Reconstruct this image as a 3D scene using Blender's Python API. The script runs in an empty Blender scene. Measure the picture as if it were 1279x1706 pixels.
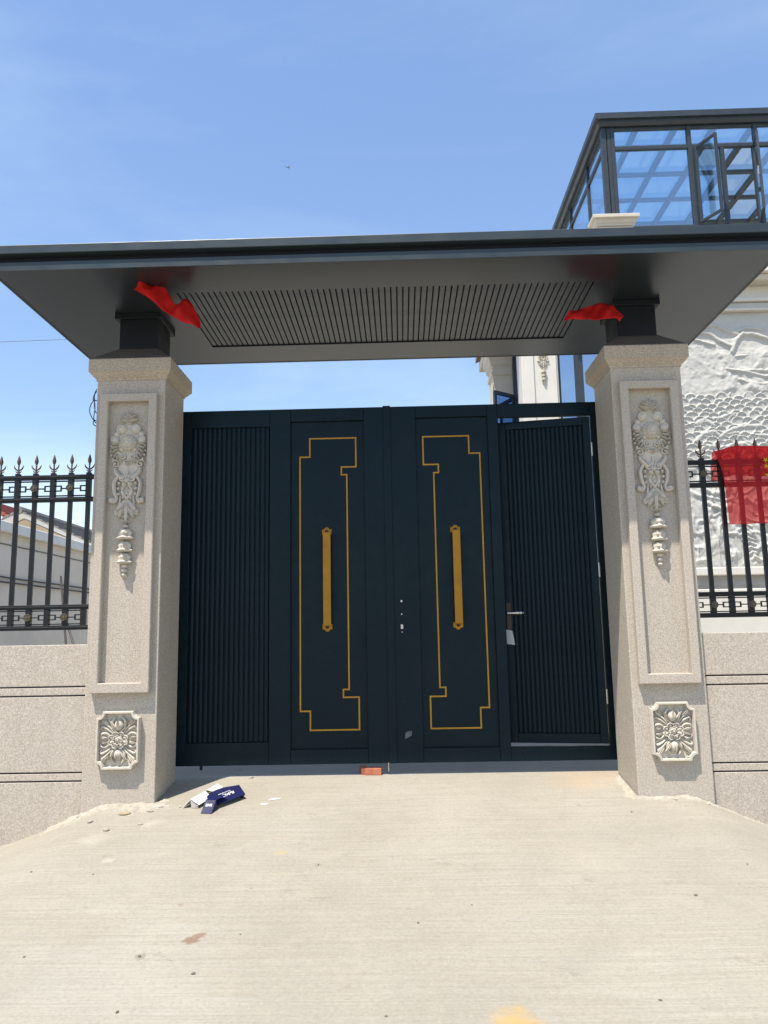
import bpy, bmesh, math, random
import numpy as np
from mathutils import Matrix, Vector, noise as mnoise

random.seed(11)
rng = np.random.default_rng(5)
scene = bpy.context.scene
col = scene.collection

# ------------------------------------------------------------------ camera
RT = Vector((0.99955792, 0.02324049, -0.01854308))
UP = Vector((0.0219052, -0.15395598, 0.98783486))
FW = Vector((-0.02010295, 0.98780435, 0.15439701))
CAM = Vector((0.0795, -6.5782, 1.12))
FPX, PCX, PCY = 1281.0, 639.5, 853.0
cam_data = bpy.data.cameras.new('camera')
cam_data.sensor_fit = 'VERTICAL'
cam_data.sensor_height = 36.0
cam_data.sensor_width = 27.0
cam_data.lens = 36.0 * FPX / 1706.0
cam_data.clip_start = 0.05
cam_data.clip_end = 2000
cam = bpy.data.objects.new('camera', cam_data)
col.objects.link(cam)
cam.matrix_world = Matrix((
    (RT.x, UP.x, -FW.x, CAM.x),
    (RT.y, UP.y, -FW.y, CAM.y),
    (RT.z, UP.z, -FW.z, CAM.z),
    (0, 0, 0, 1)))
scene.camera = cam
scene.render.resolution_x, scene.render.resolution_y = 768, 1024

# ------------------------------------------------------------------ world, sun, exposure
SUN_DIR = Vector((-0.68, -1.0, 2.80)).normalized()      # towards the sun
SUN_EL = math.asin(SUN_DIR.z)
SUN_AZ = math.atan2(SUN_DIR.x, SUN_DIR.y)               # from +y, clockwise
world = bpy.data.worlds.new('World')
scene.world = world
world.use_nodes = True
wn, wl = world.node_tree.nodes, world.node_tree.links
wn.clear()
sky = wn.new('ShaderNodeTexSky')
sky.sky_type = 'NISHITA'
sky.sun_disc = False
sky.sun_elevation = SUN_EL
sky.sun_rotation = SUN_AZ
sky.altitude = 0
sky.air_density = 1.0
sky.dust_density = 0.35
sky.ozone_density = 1.6
bg = wn.new('ShaderNodeBackground')
bg.inputs['Strength'].default_value = 0.15
wo = wn.new('ShaderNodeOutputWorld')
hs = wn.new('ShaderNodeHueSaturation')
hs.inputs['Saturation'].default_value = 1.31
hs.inputs['Value'].default_value = 1.38
hs.inputs['Hue'].default_value = 0.508
# faint high haze, everywhere in the sky
wc = wn.new('ShaderNodeTexCoord'); wm = wn.new('ShaderNodeMapping'); wm.inputs['Scale'].default_value = (1.0, 1.6, 3.2); wm.inputs['Rotation'].default_value = (.3, .5, .2)
wz = wn.new('ShaderNodeTexNoise'); wz.inputs['Scale'].default_value = 1.6; wz.inputs['Detail'].default_value = 6; wz.inputs['Roughness'].default_value = .55; wz.inputs['Distortion'].default_value = .6
wr = wn.new('ShaderNodeValToRGB'); wr.color_ramp.elements[0].position = .42; wr.color_ramp.elements[0].color = (1, 1, 1, 1); wr.color_ramp.elements[1].position = .75; wr.color_ramp.elements[1].color = (1.45, 1.27, 1.08, 1)
wx = wn.new('ShaderNodeMix'); wx.data_type = 'RGBA'; wx.blend_type = 'MULTIPLY'; wx.inputs[0].default_value = 1.0
wl.new(wc.outputs['Generated'], wm.inputs['Vector']); wl.new(wm.outputs['Vector'], wz.inputs['Vector']); wl.new(wz.outputs['Fac'], wr.inputs['Fac'])
gm_ = wn.new('ShaderNodeGamma'); gm_.inputs['Gamma'].default_value = .66
wl.new(sky.outputs['Color'], gm_.inputs['Color']); wl.new(gm_.outputs['Color'], hs.inputs['Color'])
wl.new(hs.outputs['Color'], wx.inputs[6]); wl.new(wr.outputs['Color'], wx.inputs[7])
wl.new(wx.outputs[2], bg.inputs['Color'])
wl.new(bg.outputs['Background'], wo.inputs['Surface'])

sun_data = bpy.data.lights.new('sun', 'SUN')
sun_data.energy = 3.8
sun_data.angle = math.radians(0.53)
sun_data.color = (1.0, 0.935, 0.83)
sun = bpy.data.objects.new('sun', sun_data)
col.objects.link(sun)
sun.location = SUN_DIR * 40
sun.rotation_euler = (-SUN_DIR).to_track_quat('-Z', 'Y').to_euler()

scene.view_settings.view_transform = 'Standard'
scene.view_settings.look = 'None'
scene.view_settings.exposure = 0.92
scene.view_settings.gamma = 1.0
scene.render.engine = 'CYCLES'
scene.cycles.max_bounces = 10
scene.cycles.transparent_max_bounces = 16

# ------------------------------------------------------------------ helpers
def ray(px, py):
    return FW * FPX + RT * (px - PCX) - UP * (py - PCY)
def at(px, py, Y):
    d = ray(px, py); return CAM + d * ((Y - CAM.y) / d.y)
def atz(px, py, Z):
    d = ray(px, py); return CAM + d * ((Z - CAM.z) / d.z)
def atx(px, py, X):
    d = ray(px, py); return CAM + d * ((X - CAM.x) / d.x)
def sm(a, b, x):
    t = max(0.0, min(1.0, (x - a) / (b - a))); return t * t * (3 - 2 * t)

class MB:
    """collects shapes; build() links them as one mesh object"""
    def __init__(self): self.v = []; self.f = []
    def add(self, vs, fs):
        n = len(self.v); self.v += [tuple(p) for p in vs]; self.f += [tuple(i + n for i in f) for f in fs]; return self
    def box(self, x0, x1, y0, y1, z0, z1):
        return self.add([(x0,y0,z0),(x1,y0,z0),(x1,y1,z0),(x0,y1,z0),(x0,y0,z1),(x1,y0,z1),(x1,y1,z1),(x0,y1,z1)],
                        [(0,3,2,1),(4,5,6,7),(0,1,5,4),(1,2,6,5),(2,3,7,6),(3,0,4,7)])
    def hexa(self, p):   # 8 points, bottom ring then top ring
        return self.add(p, [(0,3,2,1),(4,5,6,7),(0,1,5,4),(1,2,6,5),(2,3,7,6),(3,0,4,7)])
    def loft(self, rings, caps=True):
        n = len(rings[0]); vs = [p for r in rings for p in r]; fs = []
        for i in range(len(rings) - 1):
            for j in range(n):
                k = (j + 1) % n
                fs.append((i*n+j, i*n+k, (i+1)*n+k, (i+1)*n+j))
        if caps:
            fs.append(tuple(reversed(range(n)))); fs.append(tuple((len(rings)-1)*n + j for j in range(n)))
        return self.add(vs, fs)
    def tube(self, pts, rad, n=8, up=Vector((0, -1, 0.01))):
        pts = [Vector(p) for p in pts]
        if not isinstance(rad, (list, tuple)): rad = [rad] * len(pts)
        rings = []
        for i, p in enumerate(pts):
            t = (pts[min(i+1, len(pts)-1)] - pts[max(i-1, 0)])
            if t.length < 1e-9: t = Vector((0, 0, 1))
            t.normalize()
            a = t.cross(up)
            if a.length < 1e-3: a = t.cross(Vector((0.3, 0.2, 1)))
            a.normalize(); b = a.cross(t)
            r = max(rad[i], 1e-4)
            rings.append([p + (a * math.cos(2*math.pi*k/n) + b * math.sin(2*math.pi*k/n)) * r for k in range(n)])
        return self.loft(rings)
    def lathe(self, prof, c=(0,0,0), axis='z', n=16):
        rings = []
        for r, h in prof:
            ring = []
            for k in range(n):
                a = 2*math.pi*k/n; x, y = max(r, 1e-4)*math.cos(a), max(r, 1e-4)*math.sin(a)
                p = {'z': (x, y, h), 'y': (x, -h, y), 'x': (h, x, y)}[axis]
                ring.append((c[0]+p[0], c[1]+p[1], c[2]+p[2]))
            rings.append(ring)
        return self.loft(rings)
    def build(self, name, mat, parent=None, smooth=False, bevel=0, seg=1, angle=40):
        me = bpy.data.meshes.new(name); me.from_pydata(self.v, [], self.f)
        bm = bmesh.new(); bm.from_mesh(me); bmesh.ops.recalc_face_normals(bm, faces=bm.faces); bm.to_mesh(me); bm.free()
        me.materials.append(mat)
        if smooth:
            me.polygons.foreach_set('use_smooth', [True]*len(me.polygons))
            me.set_sharp_from_angle(angle=math.radians(angle))
        o = bpy.data.objects.new(name, me); col.objects.link(o)
        if parent: o.parent = parent
        if bevel:
            m = o.modifiers.new('bevel', 'BEVEL'); m.width = bevel; m.segments = seg; m.limit_method = 'ANGLE'; m.angle_limit = math.radians(35)
        return o

def tag(o, label=None, cat=None, group=None, kind=None):
    if label: o['label'] = label
    if cat: o['category'] = cat
    if group: o['group'] = group
    if kind: o['kind'] = kind
    return o
def thing(name, label, cat, loc=(0,0,0), group=None):
    o = bpy.data.objects.new(name, None); o.empty_display_size = .1; col.objects.link(o); o.location = loc
    return tag(o, label, cat, group)
def share(src, name, parent, loc=(0,0,0), rot=(0,0,0), scale=(1,1,1)):
    o = src.copy(); o.name = name; col.objects.link(o); o.parent = parent
    o.location = loc; o.rotation_euler = rot; o.scale = scale
    return o

# ------------------------------------------------------------------ materials
class NT:
    def __init__(self, name):
        self.m = bpy.data.materials.new(name); self.m.use_nodes = True
        self.t = self.m.node_tree; self.n = self.t.nodes; self.l = self.t.links
        self.b = self.n['Principled BSDF']; self.out = self.n['Material Output']
        self.co = self.n.new('ShaderNodeTexCoord').outputs['Object']
    def set(self, **k):
        for a, v in k.items(): self.b.inputs[a.replace('_', ' ')].default_value = v
    def map(self, scale, co=None):
        m = self.n.new('ShaderNodeMapping'); m.inputs['Scale'].default_value = scale
        self.l.new(co or self.co, m.inputs['Vector']); return m.outputs['Vector']
    def noise(self, s, detail=3, rough=.55, co=None, dist=0):
        n = self.n.new('ShaderNodeTexNoise'); n.inputs['Scale'].default_value = s; n.inputs['Detail'].default_value = detail
        n.inputs['Roughness'].default_value = rough; n.inputs['Distortion'].default_value = dist
        self.l.new(co or self.co, n.inputs['Vector']); return n.outputs['Fac']
    def voro(self, s, feature='F1', out='Distance', co=None):
        n = self.n.new('ShaderNodeTexVoronoi'); n.feature = feature; n.inputs['Scale'].default_value = s
        self.l.new(co or self.co, n.inputs['Vector']); return n.outputs[out]
    def ramp(self, fac, stops):
        r = self.n.new('ShaderNodeValToRGB'); e = r.color_ramp.elements
        while len(e) < len(stops): e.new(.5)
        for i, (p, c) in enumerate(stops):
            e[i].position = p; e[i].color = (c, c, c, 1) if not isinstance(c, tuple) else (*c, 1)
        self.l.new(fac, r.inputs['Fac']); return r.outputs['Color']
    def mix(self, fac, a, b, mode='MIX'):
        m = self.n.new('ShaderNodeMix'); m.data_type = 'RGBA'; m.blend_type = mode
        for s, v in (('Factor', fac), ('A', a), ('B', b)):
            i = [q for q in m.inputs if q.name == s and (q.type == 'RGBA' if s != 'Factor' else q.type == 'VALUE')][0]
            if hasattr(v, 'is_linked'): self.l.new(v, i)
            else: i.default_value = (*v, 1) if isinstance(v, tuple) else v
        return [q for q in m.outputs if q.type == 'RGBA'][0]
    def math(self, op, a, b=None, clamp=False):
        m = self.n.new('ShaderNodeMath'); m.operation = op; m.use_clamp = clamp
        for i, v in ((0, a), (1, b)):
            if v is None: continue
            if hasattr(v, 'is_linked'): self.l.new(v, m.inputs[i])
            else: m.inputs[i].default_value = v
        return m.outputs[0]
    def color(self, c): self.l.new(c, self.b.inputs['Base Color'])
    def rough(self, c): self.l.new(c, self.b.inputs['Roughness'])
    def bump(self, h, strength=.3, dist=.005):
        b = self.n.new('ShaderNodeBump'); b.inputs['Strength'].default_value = strength; b.inputs['Distance'].default_value = dist
        prev = self.b.inputs['Normal'].links[0].from_socket if self.b.inputs['Normal'].links else None
        if prev: self.l.new(prev, b.inputs['Normal'])
        self.l.new(h, b.inputs['Height']); self.l.new(b.outputs['Normal'], self.b.inputs['Normal'])
    def spot(self, p, r, soft, warp=.05, ws=18):
        """1 inside a blotch of radius r round the object-space point p (a stain with its own outline)"""
        d = self.n.new('ShaderNodeVectorMath'); d.operation = 'DISTANCE'; d.inputs[1].default_value = p
        self.l.new(self.co, d.inputs[0])
        n = self.noise(ws, 4, .6)
        w = self.math('MULTIPLY', self.math('SUBTRACT', n, .5), warp * 4)
        return self.math('SMOOTHSTEP', 0, 0) if False else self.ramp(self.math('DIVIDE', self.math('ADD', d.outputs['Value'], w), r), [(max(0.0, 1 - soft), 1.0), (1.0, 0.0)])

def granite(name, lo, hi, s=105, bump=.45):
    t = NT(name); t.set(Roughness=.85, Specular_IOR_Level=.25)
    sp = t.noise(s, 4, .7)
    c = t.ramp(sp, [(.36, lo), (.5, tuple((a+b)/2 for a, b in zip(lo, hi))), (.62, hi)])
    big = t.noise(1.3, 4, .6)
    c = t.mix(t.ramp(big, [(.35, 0.0), (.75, .35)]), c, tuple(x*.86 for x in hi))
    dark = t.ramp(t.noise(s*1.9, 2, .6), [(.26, 1.0), (.33, 0.0)])
    c = t.mix(t.math('MULTIPLY', dark, .35), c, tuple(x*.55 for x in lo))
    streak = t.ramp(t.noise(5, 4, .65, t.map((1.6, 1.6, .12))), [(.5, 0.0), (.8, .22)])
    c = t.mix(streak, c, tuple(x*.8 for x in lo))
    t.color(c); t.bump(sp, bump, .006)
    return t.m
M = {}
M['granite'] = granite('granite_spray_stone', (.318, .274, .224), (.545, .486, .412))
M['granite_cap'] = granite('granite_cap_stone', (.315, .262, .202), (.50, .432, .345), 85)
def plain(name, c, rough=.5, metal=0, var=.12, s=6, bump=0, bs=60, spec=.5):
    t = NT(name); t.set(Roughness=rough, Metallic=metal, Specular_IOR_Level=spec)
    n = t.noise(s, 4, .6)
    t.color(t.ramp(n, [(.3, tuple(x*(1-var) for x in c)), (.7, tuple(min(1, x*(1+var)) for x in c))]))
    r = t.ramp(t.noise(s*2.3, 3), [(.3, max(.02, rough-.08)), (.7, min(1, rough+.08))]); t.rough(r)
    if bump: t.bump(t.noise(bs, 3), bump, .003)
    return t.m
M['carving'] = plain('carved_sandstone', (.52, .475, .405), .85, var=.10, s=20, bump=.35, bs=90, spec=.2)
M['skirt'] = plain('brown_cap_slope', (.105, .088, .076), .75, var=.12, s=8)
M['joint'] = plain('dark_joint_paint', (.012, .012, .03), .6)
def gate_paint():
    t = NT('gate_dark_blue_metal'); t.set(Roughness=.30, Specular_IOR_Level=.17)
    n = t.noise(1.4, 3, .5)
    c = t.ramp(n, [(.3, (.0028, .0088, .0125)), (.7, (.0042, .0118, .0165))])
    grain = t.noise(3, 5, .7, t.map((60, 60, 1.2)))
    c = t.mix(t.ramp(grain, [(.35, 0.0), (.8, .35)]), c, (.007, .0135, .018))
    dust = t.ramp(t.noise(3.2, 5, .65), [(.52, 0.0), (.85, .22)])
    c = t.mix(dust, c, (.022, .024, .026))
    t.color(c); t.bump(grain, .08, .002); t.rough(t.ramp(t.noise(9, 3), [(.3, .24), (.7, .40)]))
    return t.m
M['gate'] = gate_paint()
M['gate'].node_tree.nodes['Principled BSDF'].inputs['Specular Tint'].default_value = (.74, .88, 1.0, 1)
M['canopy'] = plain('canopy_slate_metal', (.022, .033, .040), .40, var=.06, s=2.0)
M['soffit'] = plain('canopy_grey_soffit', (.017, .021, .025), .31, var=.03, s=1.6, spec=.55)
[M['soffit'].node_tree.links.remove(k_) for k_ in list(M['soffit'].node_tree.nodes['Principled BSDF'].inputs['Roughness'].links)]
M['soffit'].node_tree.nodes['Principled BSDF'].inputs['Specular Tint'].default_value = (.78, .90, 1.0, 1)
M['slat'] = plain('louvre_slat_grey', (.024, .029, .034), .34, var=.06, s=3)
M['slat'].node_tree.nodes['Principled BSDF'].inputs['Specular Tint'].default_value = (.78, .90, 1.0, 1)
M['louvre_back'] = plain('louvre_backing', (.02, .02, .021), .6)
M['post'] = plain('canopy_post_dark', (.010, .012, .016), .45, spec=.2)
M['gold'] = plain('gold_lacquer', (.34, .165, .014), .5, metal=.1, var=.1, s=9, spec=.25)
M['gold_line'] = plain('gold_strip', (.40, .21, .022), .5, metal=.1, var=.12, s=5, spec=.25)
M['steel'] = plain('brushed_steel', (.5, .49, .47), .3, metal=.9)
M['bronze'] = plain('aged_bronze', (.055, .042, .034), .5, metal=.4)
M['scrape'] = plain('pale_scrape', (.10, .11, .115), .6)
M['film'] = plain('protective_film', (.42, .46, .47), .35)
M['iron'] = plain('black_iron_paint', (.009, .010, .012), .4, var=.2, s=30, spec=.3)
M['tip'] = plain('bronze_painted_tip', (.115, .075, .05), .38, metal=.45, var=.3, s=40)
M['rosette'] = plain('bronze_rosette', (.12, .10, .075), .45, metal=.4, var=.35, s=80)
M['house'] = plain('cream_house_stone', (.52, .475, .395), .7, var=.06, s=3, bump=.1, bs=30)
M['house_white'] = plain('white_house_trim', (.62, .59, .53), .65, var=.04, s=4)
M['relief'] = plain('white_carved_relief', (.475, .465, .432), .7, var=.05, s=5, bump=.08, bs=35, spec=.3)
M['plinth'] = plain('grey_plinth', (.29, .28, .265), .7)
M['frame'] = plain('window_frame_grey', (.026, .034, .041), .42, var=.08)
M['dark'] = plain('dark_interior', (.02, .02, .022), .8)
M['wall_grey'] = plain('neighbour_grey_plaster', (.60, .56, .505), .85, var=.08, s=1.2, bump=.1)
M['wall_beige'] = plain('neighbour_beige_plaster', (.42, .35, .26), .85, var=.08, s=1.2)
M['taupe'] = plain('taupe_panel', (.13, .105, .085), .8)
M['white'] = plain('white_paint', (.66, .635, .58), .6, var=.05)
M['tile_grey'] = plain('grey_roof_tile', (.17, .16, .15), .8, var=.3, s=14)
M['tile_red'] = plain('red_roof_tile', (.30, .075, .055), .7, var=.25, s=14)
M['cable'] = plain('black_cable', (.012, .012, .016), .5)
M['brick'] = plain('fired_brick', (.42, .145, .085), .9, var=.25, s=22, bump=.5, bs=60, spec=.2)
M['navy'] = plain('navy_printed_card', (.012, .014, .066), .5, var=.12, s=8, spec=.2)
M['card_white'] = plain('white_card', (.66, .655, .63), .65, var=.05, s=12)
M['card_grey'] = plain('grey_card_inside', (.45, .42, .38), .8, var=.08, s=12)
M['stone_chip'] = plain('tan_stone_chip', (.33, .26, .17), .9, var=.25, s=30, bump=.4)
M['pebble'] = plain('dark_pebble', (.15, .135, .11), .9, var=.4, s=30)
M['mortar'] = plain('spilled_mortar', (.365, .335, .278), .95, var=.2, s=18, bump=.7, bs=45, spec=.15)
M['bird'] = plain('bird_plumage', (.03, .035, .045), .6)

def cloth(name, c, tr=.35, clear=0.0):
    t = NT(name); t.set(Roughness=.75, Specular_IOR_Level=.2)
    weave = t.noise(14, 3, .5)
    cc = t.ramp(weave, [(.3, tuple(x*.85 for x in c)), (.7, c)]); t.color(cc)
    tl = t.n.new('ShaderNodeBsdfTranslucent'); t.l.new(cc, tl.inputs['Color'])
    mx = t.n.new('ShaderNodeMixShader'); mx.inputs[0].default_value = tr
    t.l.new(t.b.outputs[0], mx.inputs[1]); t.l.new(tl.outputs[0], mx.inputs[2])
    last = mx.outputs[0]
    if clear:
        tp = t.n.new('ShaderNodeBsdfTransparent'); tp.inputs['Color'].default_value = (1, .36, .34, 1)
        m2 = t.n.new('ShaderNodeMixShader'); m2.inputs[0].default_value = clear
        t.l.new(last, m2.inputs[1]); t.l.new(tp.outputs[0], m2.inputs[2]); last = m2.outputs[0]
    t.l.new(last, t.out.inputs['Surface'])
    return t.m
M['red_cloth'] = cloth('red_silk', (.66, .020, .018), .3)
M['flag'] = cloth('sheer_red_flag', (.80, .05, .06), .5, .38)
M['yellow'] = cloth('yellow_print', (.75, .45, .02), .35)

def glass(name, tint, gloss, gcol=(1, 1, 1)):
    m = bpy.data.materials.new(name); m.use_nodes = True; n, l = m.node_tree.nodes, m.node_tree.links; n.clear()
    tp = n.new('ShaderNodeBsdfTransparent'); tp.inputs['Color'].default_value = (*tint, 1)
    gl = n.new('ShaderNodeBsdfGlossy'); gl.inputs['Roughness'].default_value = .03; gl.inputs['Color'].default_value = (*gcol, 1)
    lw = n.new('ShaderNodeLayerWeight'); lw.inputs['Blend'].default_value = .5; fr = n.new('ShaderNodeMath'); fr.operation = 'POWER'; fr.inputs[1].default_value = 4.0; l.new(lw.outputs['Facing'], fr.inputs[0])
    ad = n.new('ShaderNodeMath'); ad.operation = 'ADD'; ad.use_clamp = True; ad.inputs[1].default_value = gloss
    mx = n.new('ShaderNodeMixShader'); o = n.new('ShaderNodeOutputMaterial')
    l.new(fr.outputs[0], ad.inputs[0]); l.new(ad.outputs[0], mx.inputs[0]); l.new(tp.outputs[0], mx.inputs[1]); l.new(gl.outputs[0], mx.inputs[2]); l.new(mx.outputs[0], o.inputs['Surface'])
    return m
M['glass'] = glass('blue_tinted_glass', (.82, .94, 1.0), .24, (.80, .91, 1.0))
M['roof_glass'] = glass('roof_glass', (.85, .885, .885), .02)
M['mirror_glass'] = glass('blue_reflective_glass', (.10, .14, .20), .55, (.62, .78, .98))

def gz(x, y):
    """the concrete ramp: flat at the gate, falling to the street and to both sides"""
    if y > -.45 and abs(x) > 2.2: return -.04
    dx = max(0.0, abs(x) - 2.1); dy = max(0.0, -.03 - y)
    d = math.hypot(dx * 3.7, dy)
    h = .135 * d; lim = .44
    k = .10
    s = -k * math.log(math.exp(-h / k) + math.exp(-lim / k)) + k * math.log(1 + math.exp(-lim / k))
    b = mnoise.noise((x * .9, y * .9, 3.1)) * .012 + mnoise.noise((x * 3.1, y * 3.1, 7.7)) * .003
    return -.04 - s + b * sm(0, .6, dy + dx)
def onground(px, py):
    p = atz(px, py, -.1)
    for _ in range(12): p = atz(px, py, gz(p.x, p.y))
    return p

def concrete():
    t = NT('broomed_concrete'); t.set(Roughness=.9, Specular_IOR_Level=.2)
    big = t.noise(.9, 5, .6)
    c = t.ramp(big, [(.3, (.306, .280, .228)), (.5, (.340, .314, .260)), (.72, (.364, .342, .292))])
    st = t.noise(2.2, 5, .68, t.map((.5, 16, 1)), dist=.4)
    c = t.mix(t.ramp(st, [(.36, .32), (.52, 0.0)]), c, (.275, .242, .186))
    st2 = t.noise(1.3, 5, .7, t.map((.8, 55, 1)))
    c = t.mix(t.ramp(st2, [(.38, .42), (.53, 0.0)]), c, (.26, .232, .18))
    c = t.mix(t.ramp(st2, [(.54, 0.0), (.7, .4)]), c, (.38, .352, .292))
    patch = t.noise(3.1, 6, .65)
    c = t.mix(t.ramp(patch, [(.5, 0.0), (.72, .55)]), c, (.292, .272, .225))
    wide = t.noise(.55, 6, .62, dist=.8)
    c = t.mix(t.ramp(wide, [(.34, .5), (.5, 0.0)]), c, (.285, .262, .215))
    c = t.mix(t.ramp(wide, [(.52, 0.0), (.68, .45)]), c, (.385, .358, .300))
    scuff = t.math('MULTIPLY', t.ramp(t.noise(1.7, 5, .7, t.map((1, 2.4, 1)), dist=1.5), [(.60, 0.0), (.66, 1.0)]), t.ramp(t.noise(20, 4, .7), [(.45, 0.0), (.62, .6)]))
    c = t.mix(scuff, c, (.235, .205, .165))
    fleck = t.math('MULTIPLY', t.ramp(t.voro(17), [(.045, 1.0), (.075, 0.0)]), t.ramp(t.noise(2.4, 3), [(.5, 0.0), (.6, .8)]))
    c = t.mix(fleck, c, (.19, .165, .13))
    fine = t.noise(55, 4, .7)
    c = t.mix(t.ramp(fine, [(.36, .38), (.5, 0.0)]), c, (.235, .212, .168))
    c = t.mix(t.ramp(fine, [(.56, 0.0), (.68, .3)]), c, (.42, .395, .335))
    grit = t.ramp(t.voro(95), [(.05, 1.0), (.12, 0.0)])
    gate_ = t.ramp(t.noise(5, 3), [(.55, 0.0), (.68, .55)])
    c = t.mix(t.math('MULTIPLY', grit, gate_), c, (.22, .20, .17))
    blot = t.noise(7.5, 6, .7)
    c = t.mix(t.ramp(blot, [(.52, 0.0), (.70, .45)]), c, (.36, .325, .255))
    c = t.mix(t.ramp(t.noise(16, 5, .7), [(.30, .4), (.42, 0.0)]), c, (.27, .245, .20))
    pits = t.ramp(t.voro(9), [(.022, .75), (.045, 0.0)])
    c = t.mix(pits, c, (.20, .175, .14))
    def stain(px, py, z, r, soft, k, colr, warp=.05, ws=18):
        nonlocal c
        p = onground(px, py)
        c = t.mix(t.math('MULTIPLY', t.spot(p, r, soft, warp, ws), k), c, colr)
    stain(862, 1702, -.46, .125, .7, .8, (.44, .295, .11), .05, 11)
    stain(965, 1300, -.04, .34, .95, .38, (.44, .30, .17), .07, 6)
    stain(1010, 1288, -.04, .22, .95, .38, (.38, .25, .15), .05, 8)
    stain(318, 1566, -.42, .05, .5, .8, (.20, .12, .085), .018, 34)
    stain(334, 1558, -.42, .035, .6, .7, (.20, .12, .085), .02, 30)
    stain(234, 1594, -.40, .03, .5, .6, (.20, .18, .14), .02, 40)
    stain(468, 1421, -.28, .05, .8, .45, (.45, .33, .17), .03, 20)
    stain(60, 1640, -.42, .5, .95, .16, (.27, .29, .26), .1, 4)
    stain(140, 1560, -.42, .28, .95, .25, (.26, .225, .18), .12, 7)
    stain(1000, 1430, -.3, .4, .95, .22, (.40, .36, .29), .12, 5)
    stain(530, 1441, -.3, .025, .6, .6, (.22, .19, .15), .02, 30)
    stain(300, 1508, -.3, .02, .6, .5, (.22, .15, .12), .02, 30)
    stain(180, 1434, -.3, .04, .7, .5, (.46, .43, .37), .03, 20)
    stain(150, 1400, -.3, .12, .9, .5, (.42, .39, .33), .06, 12)
    stain(250, 1372, -.3, .10, .9, .5, (.42, .39, .33), .06, 12)
    t.color(c)
    t.bump(st2, .5, .006); t.bump(t.noise(140, 3), .4, .003); t.bump(st, .3, .008)
    return t.m
M['concrete'] = concrete()

# ------------------------------------------------------------------ ground
def axis(parts):
    out = []
    for a, b, s in parts:
        n = max(1, round((b - a) / s)); out += [a + (b - a) * i / n for i in range(n)]
    return out + [parts[-1][1]]
gx = axis([(-400, -60, 60), (-60, -8, 4), (-8, -3.6, .25), (-3.6, 3.6, .05), (3.6, 8, .25), (8, 60, 4), (60, 400, 60)])
gy = axis([(-400, -60, 60), (-60, -8, 4), (-8, -4.2, .25), (-4.2, .15, .05), (.15, 12, .6), (12, 60, 6), (60, 400, 60)])
gm = MB(); nx = len(gx)
gm.v = [(x, y, gz(x, y)) for y in gy for x in gx]
gm.f = [(j*nx+i, j*nx+i+1, (j+1)*nx+i+1, (j+1)*nx+i) for j in range(len(gy)-1) for i in range(nx-1)]
g = gm.build('ground', M['concrete'], smooth=True, angle=60)
tag(g, 'pale broomed concrete ramp rising to the gate', kind='structure')

# ------------------------------------------------------------------ carved ornaments (shared meshes, local u=x, v=z, outwards=-y)
def cr(pts, n=6):
    """Catmull-Rom through (u, v, r) points"""
    P = [pts[0]] + list(pts) + [pts[-1]]; out = []
    for i in range(1, len(P) - 2):
        a, b, c, d = P[i-1], P[i], P[i+1], P[i+2]
        for k in range(n):
            t = k / n
            out.append(tuple(.5*((2*b[m]) + (-a[m]+c[m])*t + (2*a[m]-5*b[m]+4*c[m]-d[m])*t*t + (-a[m]+3*b[m]-3*c[m]+d[m])*t**3) for m in range(3)))
    out.append(tuple(pts[-1])); return out
def vine(mb, pts, w=.0, n=6, seg=7):
    q = cr(pts, n); mb.tube([(u, -w - r*.35, v) for u, v, r in q], [max(r, .0008) for _, _, r in q], seg)
def dome(mb, u, v, ru, rv, h, rot=0, w=0.0, n=12, m=5):
    rings = []; c, s = math.cos(rot), math.sin(rot)
    for i in range(m + 1):
        a = math.pi/2 * i / m; k = math.cos(a); ring = []
        for j in range(n):
            b = 2*math.pi*j/n; x, z = ru*k*math.cos(b), rv*k*math.sin(b)
            ring.append((u + x*c - z*s, -w - h*math.sin(a), v + x*s + z*c))
        rings.append(ring)
    mb.loft(rings, True)
def leaf(mb, u, v, ang, ln, wd, h, w=0.0, curl=0.0):
    """pointed leaf from (u,v) towards ang, with a raised midrib"""
    L = []; nn = 7
    for i in range(nn):
        t = i / (nn - 1); a = ang + curl * t
        cu, cv = u + math.cos(ang + curl*t*.5)*ln*t, v + math.sin(ang + curl*t*.5)*ln*t
        wid = wd * (.25 + 1.6*t)*(1 - t)**.6 * .9 + .0006
        nu, nv = -math.sin(a), math.cos(a); hh = h * (.5 + .8*t*(1-t)*2 + .35*t)
        L.append([(cu+nu*wid, -w, cv+nv*wid), (cu+nu*wid*.55, -w-hh*.85, cv+nv*wid*.55), (cu, -w-hh*.62, cv),
                  (cu-nu*wid*.55, -w-hh*.85, cv-nv*wid*.55), (cu-nu*wid, -w, cv-nv*wid)])
    mb.loft(L, True)
def volute(mb, u, v, r, turns, s, a0, rad, w=0.0):
    pts = []
    k = int(turns * 14)
    for i in range(k + 1):
        t = i / k; a = a0 + s * 2*math.pi*turns*t; q = r * (1 - .82*t)
        pts.append((u + q*math.cos(a), -w - rad*(.4 + .5*t), v + q*math.sin(a)))
    mb.tube(pts, [rad*(1 - .35*i/k) for i in range(k + 1)], 7)
    dome(mb, u, v, r*.3, r*.3, rad*1.7, w=w, n=8, m=3)

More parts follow.
